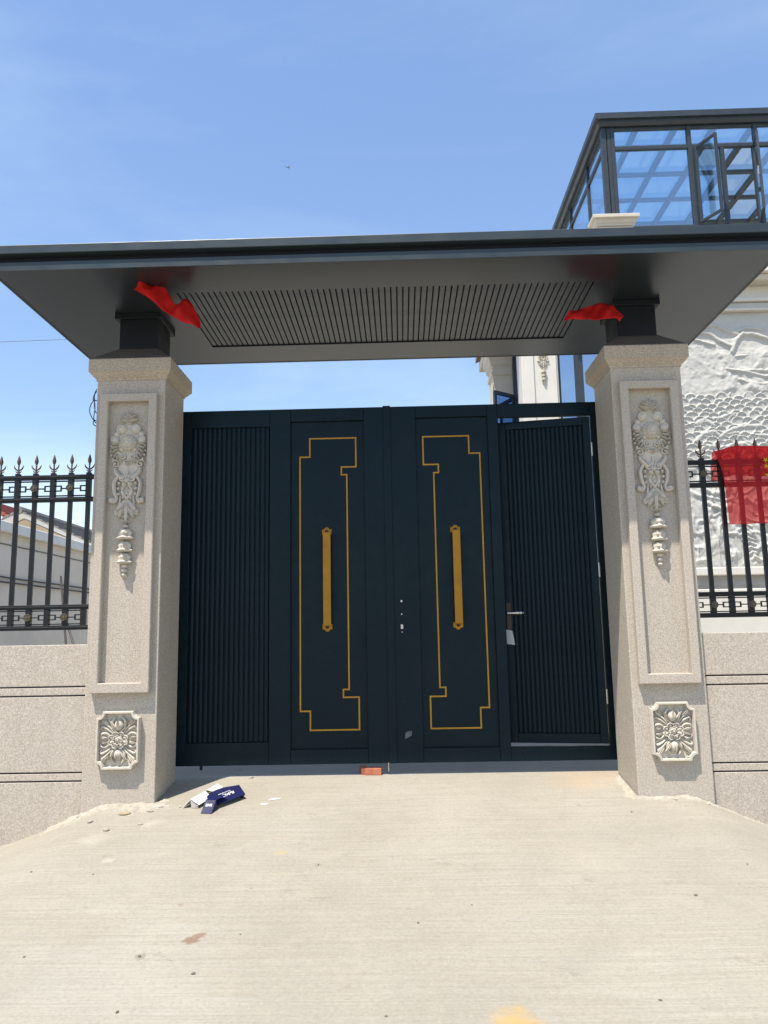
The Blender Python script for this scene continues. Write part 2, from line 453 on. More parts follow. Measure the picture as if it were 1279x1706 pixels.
K = .000885
def carved_drop_meshes():
    mb = MB()
    for i, a in enumerate((158, 135, 112, 90, 68, 45, 22)):
        leaf(mb, (i-3)*-9*K, -90*K, math.radians(a), (118 if i in (0, 1, 5, 6) else 104)*K, 22*K, .026, .006)
        dome(mb, (i-3)*-7*K + math.cos(math.radians(a))*80*K, -82*K + math.sin(math.radians(a))*80*K, 11*K, 11*K, .024, n=8, m=3)
    dome(mb, 0, -88*K, 40*K, 14*K, .018)
    # back boss that ties the carving together
    dome(mb, 0, -270*K, 120*K, 150*K, .012, n=20)
    for v, a_, b_ in ((-700, 84, 120), (-470, 118, 90), (-560, 60, 80), (-890, 62, 120), (-330, 150, 120), (-150, 110, 80)): dome(mb, 0, v*K, a_*K, b_*K, .010, n=18)
    for s in (-1, 1):
        f = lambda a: a if s > 0 else math.pi - a
        dome(mb, s*62*K, -140*K, 52*K, 50*K, .026); volute(mb, s*64*K, -140*K, 44*K, 1.3, s, f(-1.2), .0075, .014)
        dome(mb, s*112*K, -190*K, 34*K, 34*K, .020)
        dome(mb, s*122*K, -245*K, 46*K, 44*K, .024); volute(mb, s*122*K, -245*K, 38*K, 1.2, -s, f(1.8), .006, .014)
        for k, (a, l) in enumerate(((8, 62), (-8, 74), (-22, 78), (-38, 82), (-55, 84), (-74, 80))):
            leaf(mb, s*(95 - k*7)*K, (-285 - k*20)*K, f(math.radians(a)), l*K, 19*K, .024, .004, s*-.35)
        volute(mb, s*42*K, -395*K, 30*K, 1.4, -s, f(1.0), .0075, .012)
        volute(mb, s*112*K, -465*K, 38*K, 1.3, s, f(.6), .0085, .006)
        vine(mb, [(s*112*K, -500*K, .010), (s*112*K, -530*K, .015), (s*80*K, -570*K, .017), (s*40*K, -600*K, .013), (s*22*K, -560*K, .009)], .004)
        volute(mb, s*44*K, -595*K, 36*K, 1.4, s, f(2.2), .0095, .008)
        vine(mb, [(s*40*K, -570*K, .008), (s*85*K, -585*K, .013), (s*118*K, -640*K, .016), (s*112*K, -720*K, .016), (s*92*K, -780*K, .013), (s*112*K, -815*K, .012), (s*140*K, -800*K, .010)], .004)
        dome(mb, s*138*K, -795*K, 30*K, 30*K, .026); volute(mb, s*138*K, -795*K, 28*K, 1.1, s, f(2.6), .007, .012)
        for k in range(3):
            leaf(mb, s*100*K, (-650 - 40*k)*K, f(math.radians(196 + 8*k)), 48*K, 11*K, .014, .004, s*.3)
        vine(mb, [(s*58*K, -760*K, .008), (s*64*K, -840*K, .011), (s*66*K, -900*K, .011), (s*92*K, -925*K, .009), (s*108*K, -895*K, .007)], .003)
        dome(mb, s*94*K, -898*K, 22*K, 22*K, .020)
        vine(mb, [(s*10*K, -655*K, .007), (s*46*K, -720*K, .008), (s*8*K, -780*K, .007)], .010)
        vine(mb, [(s*48*K, -690*K, .006), (s*20*K, -745*K, .007), (s*-10*K, -790*K, .006)], .010)
    for v, q in ((-830, 40), (-880, 36), (-930, 30), (-975, 22)):
        for s in (-1, 1): leaf(mb, s*8*K, v*K, -math.pi/2 + s*.75, q*1.6*K, 16*K, .024, .006, -s*.5)
    for v, q in ((-690, 20), (-735, 24), (-775, 18)):
        for s in (-1, 0, 1): dome(mb, s*34*K, v*K, q*.8*K, q*K, .022, n=8, m=3)
    for s in (-1, 1):
        for u, v, q in ((60, -330, 26), (85, -365, 22), (70, -430, 24), (150, -300, 18), (158, -345, 16), (150, -385, 16), (135, -420, 18), (30, -455, 18), (75, -640, 18), (80, -690, 20), (76, -740, 18)):
            dome(mb, s*u*K, v*K, q*K, q*K, .022, n=8, m=3)
    for u, v, r in ((0, -620, 28), (-26, -650, 24), (26, -650, 24)): dome(mb, u*K, v*K, r*K, r*K, .026, w=.004)
    for a in (-128, -109, -90, -71, -52):
        leaf(mb, 0, -500*K + .012, math.radians(a + 180 if False else -a), 52*K, 11*K, .016, .006)
    vine(mb, [(0, -500*K, .010), (0, -545*K, .013), (0, -590*K, .010)], .004)
    for a, l in ((-124, 150), (-108, 190), (-90, 230), (-72, 190), (-56, 150)):
        leaf(mb, 0, -785*K, math.radians(a), l*K, 40*K, .022, .004, (90 + a)*.006)
    mb.lathe([(0, -.012), (.018, -.010), (.022, 0), (.018, .010), (0, .012)], (0, -.010, -1035*K), 'z', 12)
    o = mb.build('carved_drop', M['carving'], smooth=True, angle=32)
    rb = MB()
    rb.lathe([(75*K, 0), (75*K, .018), (66*K, .030), (60*K, .026), (54*K, .026), (48*K, .036), (42*K, .033), (30*K, .040), (22*K, .037), (12*K, .043), (0, .044)], (0, 0, -270*K), 'y', 20)
    for k in range(14):
        a = 2*math.pi*k/14; dome(rb, 68*K*math.cos(a), -270*K + 68*K*math.sin(a), 15*K, 15*K, .030, n=8, m=3)
    r = rb.build('rosette', M['carving'], smooth=True, angle=50)
    bells = []
    for v, w in ((-1062, 52), (-1172, 46), (-1277, 44)):
        bb = MB(); h = 88*K; w *= K
        prof = [(.45*w, .02*h), (.9*w, -.06*h), (1.08*w, -.25*h), (1.12*w, -.45*h), (.98*w, -.62*h), (1.12*w, -.74*h), (1.42*w, -.86*h), (1.22*w, -1.0*h), (.6*w, -1.04*h), (.4*w, -1.08*h)]
        rings = []
        for rr, hh in prof:
            ring = []
            for k in range(20):
                a = 2*math.pi*k/20; sc = 1 + (.17*math.cos(5*a + math.pi/2) if rr > .9*w else .10*math.cos(5*a - math.pi/2))
                ring.append((rr*sc*math.cos(a), -.008 + rr*sc*math.sin(a)*.75, v*K + hh))
            rings.append(ring)
        bb.loft(rings)
        for s in (-1, 1): dome(bb, s*.42*w, v*K - .42*h, .36*w, .36*w, .046, n=8, m=3)
        bells.append(bb.build('bell', M['carving'], smooth=True, angle=45))
    beads = []
    for v, q in ((-1388, 26), (-1428, 25), (-1468, 22)):
        bb = MB(); q *= K
        bb.lathe([(q*math.sin(math.pi*i/8), -q*.8*math.cos(math.pi*i/8)) for i in range(9)], (0, -.008, v*K), 'z', 12)
        beads.append(bb.build('bead', M['carving'], smooth=True))
    return o, r, bells, beads
DROP = carved_drop_meshes()
for ch in (DROP[1], *DROP[2], *DROP[3]): ch.parent = DROP[0]
def place_drop(parent, loc, sc=1.0, first=[True]):
    src = DROP[0]
    if first[0]:
        first[0] = False; o = src; o.parent = parent; o.location = loc; o.scale = (sc, sc*1.65, sc)
        return o
    o = share(src, 'carved_drop', parent, loc, scale=(sc, sc*1.65, sc))
    for ch in (DROP[1], *DROP[2], *DROP[3]): share(ch, ch.name.split('.')[0], o)
    return o

def medallion_meshes():
    W, H, c = .163, .212, .048
    def outline(W, H, c):
        pts = []
        for sx, sz, order in ((1, 1, 0), (-1, 1, 1), (-1, -1, 0), (1, -1, 1)):
            arc = []
            for k in range(6):
                a = math.pi/2 * k/5
                arc.append((sx*(W - c*math.cos(math.pi/2 - a)*1.0), sz*(H - c*math.sin(math.pi/2 - a)*1.0)))
            pts += arc if order == 0 else arc[::-1]
        return pts
    # concave notched corners
    o_, i_ = outline(W, H, c), outline(W - .016, H - .016, c*.98)
    mb = MB(); n = len(o_)
    mb.loft([[(u, 0, v) for u, v in o_], [(u, -.050, v) for u, v in o_], [(u*.985, -.056, v*.985) for u, v in o_],
             [(u*1.01, -.056, v*1.01) for u, v in i_], [(u, -.050, v) for u, v in i_], [(u*.985, -.010, v*.985) for u, v in i_]], True)
    p = mb.build('medallion', M['carving'], smooth=True, angle=30)
    fb = MB()
    w = .008
    def deep(mb_): mb_.v = [(a, -w + (b + w)*1.5, c) for a, b, c in mb_.v]; return mb_
    for k in range(8):     # two rows of cupped petals round a boss
        a = 2*math.pi*k/8 + .39
        cu_, cv_ = .056*math.cos(a), .044*math.sin(a)
        dome(fb, cu_, cv_, .024, .020, .020, a, w, 12, 4)
        fb.tube([(cu_ + .021*math.cos(a+q*.35-1.57), -w-.016-.004*math.sin(q*.35), cv_ + .018*math.sin(a+q*.35-1.57)) for q in range(10)], .0042, 6)
    for k in range(8):
        a = 2*math.pi*k/8
        cu_, cv_ = .027*math.cos(a), .023*math.sin(a)
        fb.tube([(cu_ + .0115*math.cos(a+q*.42-1.9), -w-.026, cv_ + .010*math.sin(a+q*.42-1.9)) for q in range(10)], .0030, 6)
    dome(fb, 0, 0, .034, .029, .022, 0, w, 14, 4)
    dome(fb, 0, 0, .011, .010, .034, 0, w, 10, 4)
    flower = deep(fb).build('flower', M['carving'], smooth=True, angle=40)
    tl = []
    for s in (1, -1):
        tb = MB()
        f = lambda a: a if s > 0 else -a
        vv = lambda v: s*v
        dome(tb, 0, vv(.108), .036, .044, .030, 0, w, 14, 5)
        leaf(tb, 0, vv(.075), f(math.pi/2), .075, .017, .040, w)
        for q in (-1, 1):
            vine(tb, [(q*.012, vv(.064), .006), (q*.042, vv(.085), .009), (q*.052, vv(.125), .010), (q*.036, vv(.158), .008), (q*.022, vv(.168), .005)], w + .006)
            leaf(tb, q*.018, vv(.070), f(math.radians(90 - q*24)), .09, .012, .030, w, -q*s*.35)
        tl.append(deep(tb).build('bud', M['carving'], smooth=True, angle=45))
    sc = []
    for sx in (-1, 1):
        for sz in (-1, 1):
            sb = MB()
            vine(sb, [(sx*.030, sz*.045, .005), (sx*.060, sz*.085, .008), (sx*.095, sz*.118, .010), (sx*.120, sz*.140, .011), (sx*.108, sz*.160, .007), (sx*.090, sz*.150, .004)], w + .004)
            vine(sb, [(sx*.045, sz*.050, .005), (sx*.085, sz*.080, .009), (sx*.122, sz*.098, .010), (sx*.136, sz*.085, .007), (sx*.122, sz*.072, .005)], w + .004)
            vine(sb, [(sx*.065, sz*.030, .005), (sx*.095, sz*.050, .009), (sx*.128, sz*.045, .009), (sx*.136, sz*.026, .006), (sx*.118, sz*.020, .004)], w + .004)
            leaf(sb, sx*.070, sz*.110, math.atan2(sz*.6, sx*.75), .085, .013, .026, w, sx*sz*.4)
            leaf(sb, sx*.082, sz*.012, math.atan2(sz*.25, sx), .05, .012, .024, w)
            dome(sb, sx*.132, sz*.172, .010, .010, .020, 0, w, 8, 3)
            dome(sb, sx*.100, sz*.185, .012, .008, .018, 0, w, 8, 3)
            sc.append(deep(sb).build('scroll', M['carving'], smooth=True, angle=45))
    return p, [flower] + tl + sc
MED = medallion_meshes()
for ch in MED[1]: ch.parent = MED[0]
def place_medallion(parent, loc, first=[True]):
    if first[0]:
        first[0] = False; MED[0].parent = parent; MED[0].location = loc; return
    o = share(MED[0], 'medallion', parent, loc)
    for ch in MED[1]: share(ch, ch.name.split('.')[0], o)

# ------------------------------------------------------------------ gate pillars
PX, PHW, PY0, PY1 = 2.08, .28, -.60, -.07
def pillar(sx, label):
    t = thing('gate_pillar', label, 'pillar', (sx*PX, (PY0+PY1)/2, 0), 'granite gate pillars')
    hy = (PY1-PY0)/2
    MB().box(-PHW, PHW, -hy, hy, -.5, 3.22).build('shaft', M['granite'], t, bevel=.008, seg=2)
    def ring(e, z): return [(-PHW-e, -hy-e, z), (PHW+e, -hy-e, z), (PHW+e, hy+e, z), (-PHW-e, hy+e, z)]
    prof = [(-.01, 3.185), (.006, 3.185), (.009, 3.20), (.022, 3.212), (.042, 3.236), (.052, 3.248), (.055, 3.250), (.055, 3.352)]
    c = MB(); c.loft([ring(e, z) for e, z in prof] + [ring(.049, 3.358), ring(-.02, 3.358)])
    c.build('cap', M['granite_cap'], t, smooth=True, angle=25)
    MB().loft([ring(.047, 3.354), ring(.047, 3.362), ring(-.122, 3.505)]).build('cap_slope', M['skirt'], t, bevel=.003)
    a, b = (.23, .163); z0, z1, i0, i1 = .70, 3.06, .775, 2.995
    yb, yf = -hy + .002, -hy - .06
    f = MB()
    f.box(-a, -b, yf, yb, z0, z1).box(b, a, yf, yb, z0, z1).box(-b, b, yf, yb, z0, i0).box(-b, b, yf, yb, i1, z1)
    # one continuous picture-frame moulding
    f = MB()
    o4 = lambda q, zz0, zz1, y: [(-q, y, zz0), (q, y, zz0), (q, y, zz1), (-q, y, zz1)]
    f.loft([o4(a, z0, z1, yb), o4(a, z0, z1, yf+.006), o4(a-.006, z0+.006, z1-.006, yf), o4(b+.006, i0-.006, i1+.006, yf), o4(b, i0, i1, yf+.006), o4(b, i0, i1, yb)], False)
    f.build('panel_frame', M['granite'], t, smooth=True, angle=20)
    place_drop(t, (0, -hy + .001, 2.897))
    place_medallion(t, (0, -hy + .001, .353))
    return t
pillar(-1, 'granite pillar with carved drop at the left end of the dark gate')
pillar(1, 'granite pillar with carved drop beside the open wicket door and red flag')

# ------------------------------------------------------------------ boundary walls with painted joints
def wall(x0, x1, label, over):
    t = thing('boundary_wall', label, 'wall', ((x0+x1)/2, -.46, 0), 'low granite boundary walls')
    cx = (x0+x1)/2
    MB().box(x0-cx, x1-cx, -.090, .10, -.75, 1.058).build('core', M['joint'], t)
    js = [-.75, .047, .109, .680, .748, 1.068]
    for i in range(5):
        a = js[i] + (.006 if i else 0); b = js[i+1] - (.006 if i < 4 else 0)
        MB().box(x0-cx, x1-cx, -.10, -.088 if i < 4 else .102, a, b).build('stone_course', M['granite'], t, bevel=.003)
    return t
wall(-7.5, -PX-PHW-.001, 'low granite wall with double dark joints under the fence, house behind', 0)
wall(PX+PHW+.001, 7.5, 'low granite wall with double dark joints below the red flag', 0)

# ------------------------------------------------------------------ iron fences
def finial_mesh():
    mb = MB()
    prof = [(0, .165), (.006, .150), (.013, .125), (.0165, .108), (.013, .090), (.006, .076), (.009, .070), (.006, .064), (.007, .030), (.011, .014), (.013, 0)]
    mb.lathe([(r, h) for r, h in reversed(prof)], (0, 0, 0), 'z', 10)
    for s in (-1, 1):
        vine(mb, [(s*.006, .030, .005), (s*.020, .040, .007), (s*.034, .055, .006), (s*.041, .078, .002)], -.003)
        vine(mb, [(s*.006, .014, .004), (s*.016, .017, .005), (s*.027, .028, .002)], -.002)
    return mb.build('finial', M['tip'], smooth=True)
def rosette_mesh():
    mb = MB()
    mb.lathe([(.030, 0), (.031, .010), (.027, .016), (.024, .012), (.010, .012), (.009, .018), (0, .020)], (0, 0, 0), 'y', 18)
    for k in range(6):
        a = 2*math.pi*k/6; dome(mb, .0165*math.cos(a), .0165*math.sin(a), .0065, .0065, .019, n=8, m=3)
    return mb.build('rosette', M['rosette'], smooth=True)
FENCE = {}
def fence(sx, xs, first_ros, label):
    t = thing('iron_fence', label, 'fence', (0, 0, 0), 'black iron fences')
    Y = -.30; Z = dict(top=2.455, second=2.265, third=1.372, low=1.205)
    xa, xb = min(xs) - .05, max(xs) + .05
    if sx < 0: xb = -PX - PHW + .01
    else: xa = PX + PHW - .01
    for z in Z.values():
        r = MB().box(xa, xb, Y-.020, Y+.020, z-.019, z+.019).box(xa, xb, Y-.026, Y+.026, z-.006, z+.006)
        r.build('rail', M['iron'], t, bevel=.002)
    if not FENCE:
        p = MB().box(-.0165, .0165, -.0155, .0155, 1.19, 2.468)
        p.box(-.021, .021, -.019, .019, 2.284, 2.436).box(-.021, .021, -.019, .019, 1.224, 1.353)
        p.box(-.019, .019, -.019, .019, 2.474, 2.492)
        FENCE['p'] = p.build('picket', M['iron'], t, bevel=.002); FENCE['f'] = finial_mesh(); FENCE['r'] = rosette_mesh()
        fr = MB(); q = .0048; bay = .1505
        def bar(x0, x1, z0, z1): fr.box(x0, x1, -.006, .006, z0, z1)
        hz = .062
        bar(.02, bay-.02, hz-.0052, hz+.0052); bar(.02, bay-.02, -hz-.0052, -hz+.0052)
        bar(.02, .082, -q, q)
        bar(.082-.005, .082+.005, -.026, .026); bar(.087, bay-.02, .016, .026); bar(.087, bay-.02, -.026, -.016)
        FENCE['k'] = fr.build('fret', M['iron'], t)
        new = True
    else: new = False
    for i, x in enumerate(xs):
        if new and i == 0: p, f = FENCE['p'], FENCE['f']; p.location = (x, Y, 0); f.parent = p; f.location = (0, 0, 2.490)
        else: p = share(FENCE['p'], 'picket', t, (x, Y, 0)); f = share(FENCE['f'], 'finial', p, (0, 0, 2.490))
        if (i - first_ros) % 2 == 0:
            for zz in (2.360, 1.2885):
                r = share(FENCE['r'], 'rosette', t, (x, Y-.0195, zz))
    # fret of each bay: stub leaves the rosette picket, bracket sits on the plain one
    for i in range(len(xs) - 1):
        a, b = xs[i], xs[i+1]; ros_a = (i - first_ros) % 2 == 0
        src = a if ros_a else b; dirn = 1 if (b > a) == ros_a else -1
        for zz, sz in ((2.360, 1.0), (1.2885, .88)):
            o = FENCE['k'] if new and i == 0 and zz > 2 else share(FENCE['k'], 'fret', t)
            o.location = (src, Y, zz); o.scale = (dirn, 1, sz)
    return t
fence(-1, [-2.520 - .1505*k for k in range(22)], 1, 'black iron spear fence with bronze tips against the sky')
fence(1, [2.432 + .1505*k for k in range(22)], 1, 'black iron spear fence in front of the white carved relief')
if FENCE['r'].parent is None: bpy.data.objects.remove(FENCE['r'])

# ------------------------------------------------------------------ gate leaves
GZ0, GZ1 = .052, 3.09
def flutes(parent, x0, x1, z0, z1, y, n, loc=(0,0,0)):
    """vertical fluted slats between x0 and x1; y is the backing plane"""
    w = (x1 - x0) / n
    ring = lambda z: [(-w*.47, 0, z), (-w*.42, -.007, z), (-w*.25, -.012, z), (w*.25, -.012, z), (w*.42, -.007, z), (w*.47, 0, z)]
    s0 = MB().loft([ring(z0), ring(z1)]).build('slat', M['gate'], parent, smooth=True, angle=35)
    for i in range(n):
        o = s0 if i == 0 else share(s0, 'slat', parent)
        o.location = (x0 + w*(i+.5), y, 0)
gold_L = [(516,731),(592,730),(593,777),(568,779),(569,791),(577,791),(582,1148),(572,1149),(572,1162),(598,1161),(599,1215),(517,1217),(517,1185),(500,1185),(500,762),(516,762)]
gold_R = [(704,728),(780,726),(781,755),(798,755),(816,1178),(800,1179),(802,1212),(718,1214),(717,1161),(743,1159),(742,1145),(733,1145),(722,788),(730,787),(730,774),(705,774)]
def gold_line(parent, pts, y):
    P = [at(a, b, y) for a, b in pts]
    xz = [[p.x, p.z] for p in P]
    n = len(xz)
    for i in range(n):         # square the polyline up
        j = (i+1) % n
        dx, dz = abs(xz[i][0]-xz[j][0]), abs(xz[i][1]-xz[j][1])
        if dx > dz: m = (xz[i][1]+xz[j][1])/2; xz[i][1] = xz[j][1] = m
        else: m = (xz[i][0]+xz[j][0])/2; xz[i][0] = xz[j][0] = m
    # offset closed polygon inwards/outwards for a strip with mitred corners
    area = sum(xz[i][0]*xz[(i+1)%n][1]-xz[(i+1)%n][0]*xz[i][1] for i in range(n))
    if area < 0: xz.reverse()
    def off(d):
        out = []
        for i in range(n):
            p, c, q = xz[i-1], xz[i], xz[(i+1) % n]
            e1 = Vector((c[0]-p[0], c[1]-p[1])).normalized(); e2 = Vector((q[0]-c[0], q[1]-c[1])).normalized()
            n1 = Vector((e1.y, -e1.x)); n2 = Vector((e2.y, -e2.x)); m = n1 + n2
            out.append((c[0] + m.x*d, c[1] + m.y*d))
        return out
    a, b = off(.0062), off(-.0062)
    mb = MB()
    rings = [[(u, y, v) for u, v in a], [(u, y-.005, v) for u, v in a], [(u, y-.005, v) for u, v in b], [(u, y, v) for u, v in b]]
    mb.loft(rings, False)
    mb.build('gold_trim', M['gold_line'], parent)
def pull(parent, x, z0, z1, y):
    h = MB().box(x-.033, x+.033, y-.075, y-.052, z0+.045, z1-.045).build('pull_handle', M['gold'], parent, bevel=.004, seg=2)
    for s, z in ((1, z1), (-1, z0)):
        br = MB()
        out = [(-.042, 0), (.042, 0), (.042, .046), (.026, .046), (.014, .060), (0, .066), (-.014, .060), (-.026, .046), (-.042, .046)]
        out = [(x-.004+u, z - s*.058 + s*v) for u, v in out]
        br.loft([[(u, y-.001, v) for u, v in out], [(u, y-.010, v) for u, v in out]])
        br.box(x-.014, x+.014, y-.054, y-.010, min(z-s*.058, z-s*.040), max(z-s*.058, z-s*.040))
        br.build('bracket', M['gold'], h, bevel=.002)
        bb = MB()
        dome(bb, x-.004, z - s*.030, .016, .012, .012, 0, 0, 10, 3)
        bb.v = [(a, b + y - .009, c) for a, b, c in bb.v]
        bb.build('boss', M['dark'], h, smooth=True)
def leafdoor(side):
    lab = {-1: 'left dark blue gate leaf, fluted and gold trimmed, brick at its foot', 1: 'right dark blue gate leaf with the small wicket door standing ajar'}[side]
    t = thing('gate_leaf', lab, 'gate', (0, 0, 0), 'double gate leaves')
    y0, y1 = 0.0, .055
    if side < 0:
        xs = [-1.825, -1.745, -1.050, -.866, -.221, -.046]
        fr = MB()
        fr.box(xs[0], xs[1], y0, y1, GZ0, GZ1).box(xs[2], xs[3], y0, y1, GZ0, GZ1).box(xs[4], xs[5], y0, y1, GZ0, GZ1)
        fr.box(xs[1], xs[2], y0, y1, 2.935, GZ1).box(xs[1], xs[2], y0, y1, GZ0, .235)
        fr.box(xs[3], xs[4], y0, y1, 2.975, GZ1).box(xs[3], xs[4], y0, y1, GZ0, .172)
        fr.build('frame', M['gate'], t, bevel=.003)
        MB().box(xs[1]-.002, xs[2]+.002, .030, .052, .233, 2.937).build('backing', M['gate'], t)
        flutes(t, xs[1]+.003, xs[2]-.003, .236, 2.934, .030, 16)
        MB().box(xs[3]-.002, xs[4]+.002, .028, .052, .170, 2.977).build('flat_panel', M['gate'], t)
        MB().box(xs[5]-.004, xs[5]+.062, -.012, -.001, GZ0, GZ1+.006).build('meeting_strip', M['gate'], t, bevel=.002)
        gold_line(t, gold_L, .028)
        pull(t, -.550, 1.140, 2.022, .028)
        # drop bolt at the foot
        MB().lathe([(.005, 0), (.005, .07)], (-.055, -.004, -.012), 'z', 8).build('drop_bolt', M['steel'], t)
        MB().box(-1.62, -1.60, .0, .02, .02, .055).build('stop', M['gate'], t)
    else:
        xs = [-.030, .236, .868, .958, 1.772, 1.825]
        fr = MB()
        fr.box(xs[0], xs[1], y0, y1, GZ0, GZ1).box(xs[2], xs[3], y0, y1, GZ0, GZ1).box(xs[4], xs[5], y0, y1, GZ0, GZ1)
        fr.box(xs[1], xs[2], y0, y1, 2.985, GZ1).box(xs[1], xs[2], y0, y1, GZ0, .168)
        fr.box(xs[3], xs[4], y0, y1, 2.972, GZ1).box(xs[3], xs[4], y0, y1, GZ0, .165)
        fr.build('frame', M['gate'], t, bevel=.003)
        MB().box(xs[1]-.002, xs[2]+.002, .028, .052, .166, 2.987).build('flat_panel', M['gate'], t)
        gold_line(t, gold_R, .028)
        pull(t, .561, 1.136, 2.020, .028)
        lk = MB()
        for z, r in ((1.378, .009), (1.268, .006), (1.118, .005)): lk.lathe([(r, 0), (r, .006), (0, .007)], (.080, 0.0, z), 'y', 12)
        lk.box(.070, .089, -.005, .001, 1.145, 1.182)
        lk.build('lock_cylinder', M['steel'], t, smooth=True)
        sc = MB()
        for k in range(5):
            x = .085 + .011*k; sc.add([(x, -.0012, .243+.006*k), (x+.010, -.0012, .250+.004*k), (x+.014+.004*(k%2), -.0012, .300+.006*(k%3)), (x+.004, -.0012, .292+.004*k)], [(0,1,2,3)])
        sc.build('paint_scrape', M['scrape'], t)
        # wicket door, hinged on the pillar side, swung inwards
        W = xs[4] - xs[3] - .010; hz0, hz1 = .180, 2.958
        d = bpy.data.objects.new('wicket_door', None); d.empty_display_size = .1; col.objects.link(d); d.parent = t
        d.location = (xs[4] - .004, .045, 0); d.rotation_euler = (0, 0, math.radians(-10.5))
        d['label'] = 'fluted wicket door standing ajar'
        dy0, dy1 = -.045, .005
        f = MB(); a, b = -W, 0.0
        f.box(a, a+.072, dy0, dy1, hz0, hz1).box(b-.060, b, dy0, dy1, hz0, hz1).box(a+.072, b-.060, dy0, dy1, hz1-.07, hz1).box(a+.072, b-.060, dy0, dy1, hz0, hz0+.08)
        f.build('door_frame', M['gate'], d, bevel=.003)
        MB().box(a+.070, b-.058, dy0+.028, dy1-.004, hz0+.078, hz1-.068).build('door_backing', M['gate'], d)
        flutes(d, a+.075, b-.063, hz0+.082, hz1-.072, dy0+.028, 17)
        pl = MB(); pl.box(a+.018, a+.056, dy0-.006, dy0, 1.08, 1.35)
        pl.lathe([(.012, 0), (.012, .03), (.010, .05), (0, .052)], (a+.037, dy0-.004, 1.262), 'y', 12)
        pl.build('lock_plate', M['bronze'], d, bevel=.002)
        hv = MB(); hv.lathe([(0, -.012), (.011, -.010), (.009, .02), (.010, .05), (.013, .085), (.010, .092), (.013, .098), (.012, .112), (.005, .118), (.009, .128), (0, .132)], (a+.037, dy0-.046, 1.262), 'x', 12)
        hv.build('lever_handle', M['steel'], d, smooth=True)
        fl = MB(); fl.hexa([(a+.010, dy0-.011, 1.0), (a+.078, dy0-.011, .992), (a+.078, dy0-.007, .992), (a+.010, dy0-.007, 1.0), (a+.006, dy0-.010, 1.122), (a+.060, dy0-.010, 1.112), (a+.060, dy0-.006, 1.112), (a+.006, dy0-.006, 1.122)])
        fl.build('hanging_tag', M['film'], d)
        for z in (.5, 1.55, 2.6):
            MB().lathe([(.008, 0), (.008, .12)], (.007, -.048, z), 'z', 10).build('hinge', M['steel'], d, smooth=True)
    return t
leafdoor(-1); leafdoor(1)

# ------------------------------------------------------------------ canopy over the gate
t = thing('gate_canopy', 'wide dark flat canopy on two posts above the gate', 'canopy', (0, -.29, 3.8))
CXW, CY0, CY1, CZ = 2.90, -1.325, .745, 3.80
lx, ly0, ly1 = 1.645, -.875, .302
o_ = Vector((0, -.29, 3.8))
def cb(mb, x0, x1, y0, y1, z0, z1): mb.box(x0, x1, y0+.29, y1+.29, z0-3.8, z1-3.8); return mb
s = MB()
cb(s, -CXW, CXW, CY0, ly0, CZ, CZ+.05); cb(s, -CXW, CXW, ly1, CY1, CZ, CZ+.05); cb(s, -CXW, -lx, ly0, ly1, CZ, CZ+.05); cb(s, lx, CXW, ly0, ly1, CZ, CZ+.05)
# one sheet with an opening, no seams
s = MB()
O = [(-CXW, CY0), (CXW, CY0), (CXW, CY1), (-CXW, CY1)]; I = [(-lx, ly0), (lx, ly0), (lx, ly1), (-lx, ly1)]
loop = lambda P, z: [(x, y+.29, z) for x, y in P]
s.loft([loop(O, .045), loop(O, 0), loop(I, 0), loop(I, .045)], False)
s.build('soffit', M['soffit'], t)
cb(MB(), -lx-.01, lx+.01, ly0-.01, ly1+.01, CZ+.046, CZ+.056).build('louvre_backing', M['louvre_back'], t)
NS = 68; pw = 2*lx/NS
ring = lambda y: [(-pw*.455, y, .045), (-pw*.455, y, .016), (-pw*.37, y, .010), (pw*.37, y, .010), (pw*.455, y, .016), (pw*.455, y, .045)]
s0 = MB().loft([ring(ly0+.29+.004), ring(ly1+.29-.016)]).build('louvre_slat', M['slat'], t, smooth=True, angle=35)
for i in range(NS):
    o = s0 if i == 0 else share(s0, 'louvre_slat', t); o.location = (-lx + pw*(i+.5), 0, 0)
def band(e, z0, z1, name, mat):
    m = MB(); P = [(-CXW-e, CY0-e), (CXW+e, CY0-e), (CXW+e, CY1+e), (-CXW-e, CY1+e)]
    m.loft([loop(P, z0-3.8), loop(P, z1-3.8)]); return m.build(name, mat, t, bevel=.004, seg=2)
m = MB(); P = [(-CXW, CY0), (CXW, CY0), (CXW, CY1), (-CXW, CY1)]
band(.004, 3.8005, 3.858, 'lower_fascia', M['canopy']) if False else None
fb = MB(); q = .012
Pin = [(-CXW+q, CY0+q), (CXW-q, CY0+q), (CXW-q, CY1-q), (-CXW+q, CY1-q)]; Pout = [(-CXW-.004, CY0-.004), (CXW+.004, CY0-.004), (CXW+.004, CY1+.004), (-CXW-.004, CY1+.004)]
fb.loft([loop(Pin, -.003), loop(Pout, -.003), loop(Pout, .060), loop(Pin, .060)], False)
fb.build('lower_fascia', M['canopy'], t)
band(-.035, 3.858, 3.925, 'shadow_gap', M['post'])
band(.035, 3.915, 3.982, 'upper_fascia', M['canopy'])
band(-.25, 3.982, 4.03, 'roof_deck', M['canopy'])
for sx in (-1, 1):
    p = MB(); cb(p, sx*2.075-.158, sx*2.075+.158, -.49, -.13, 3.45, 3.805)
    po = p.build('post', M['post'], t, bevel=.003)
    c2 = MB(); cb(c2, sx*2.075-.192, sx*2.075+.192, -.525, -.095, 3.752, 3.799); c2.build('collar', M['post'], po, bevel=.003)

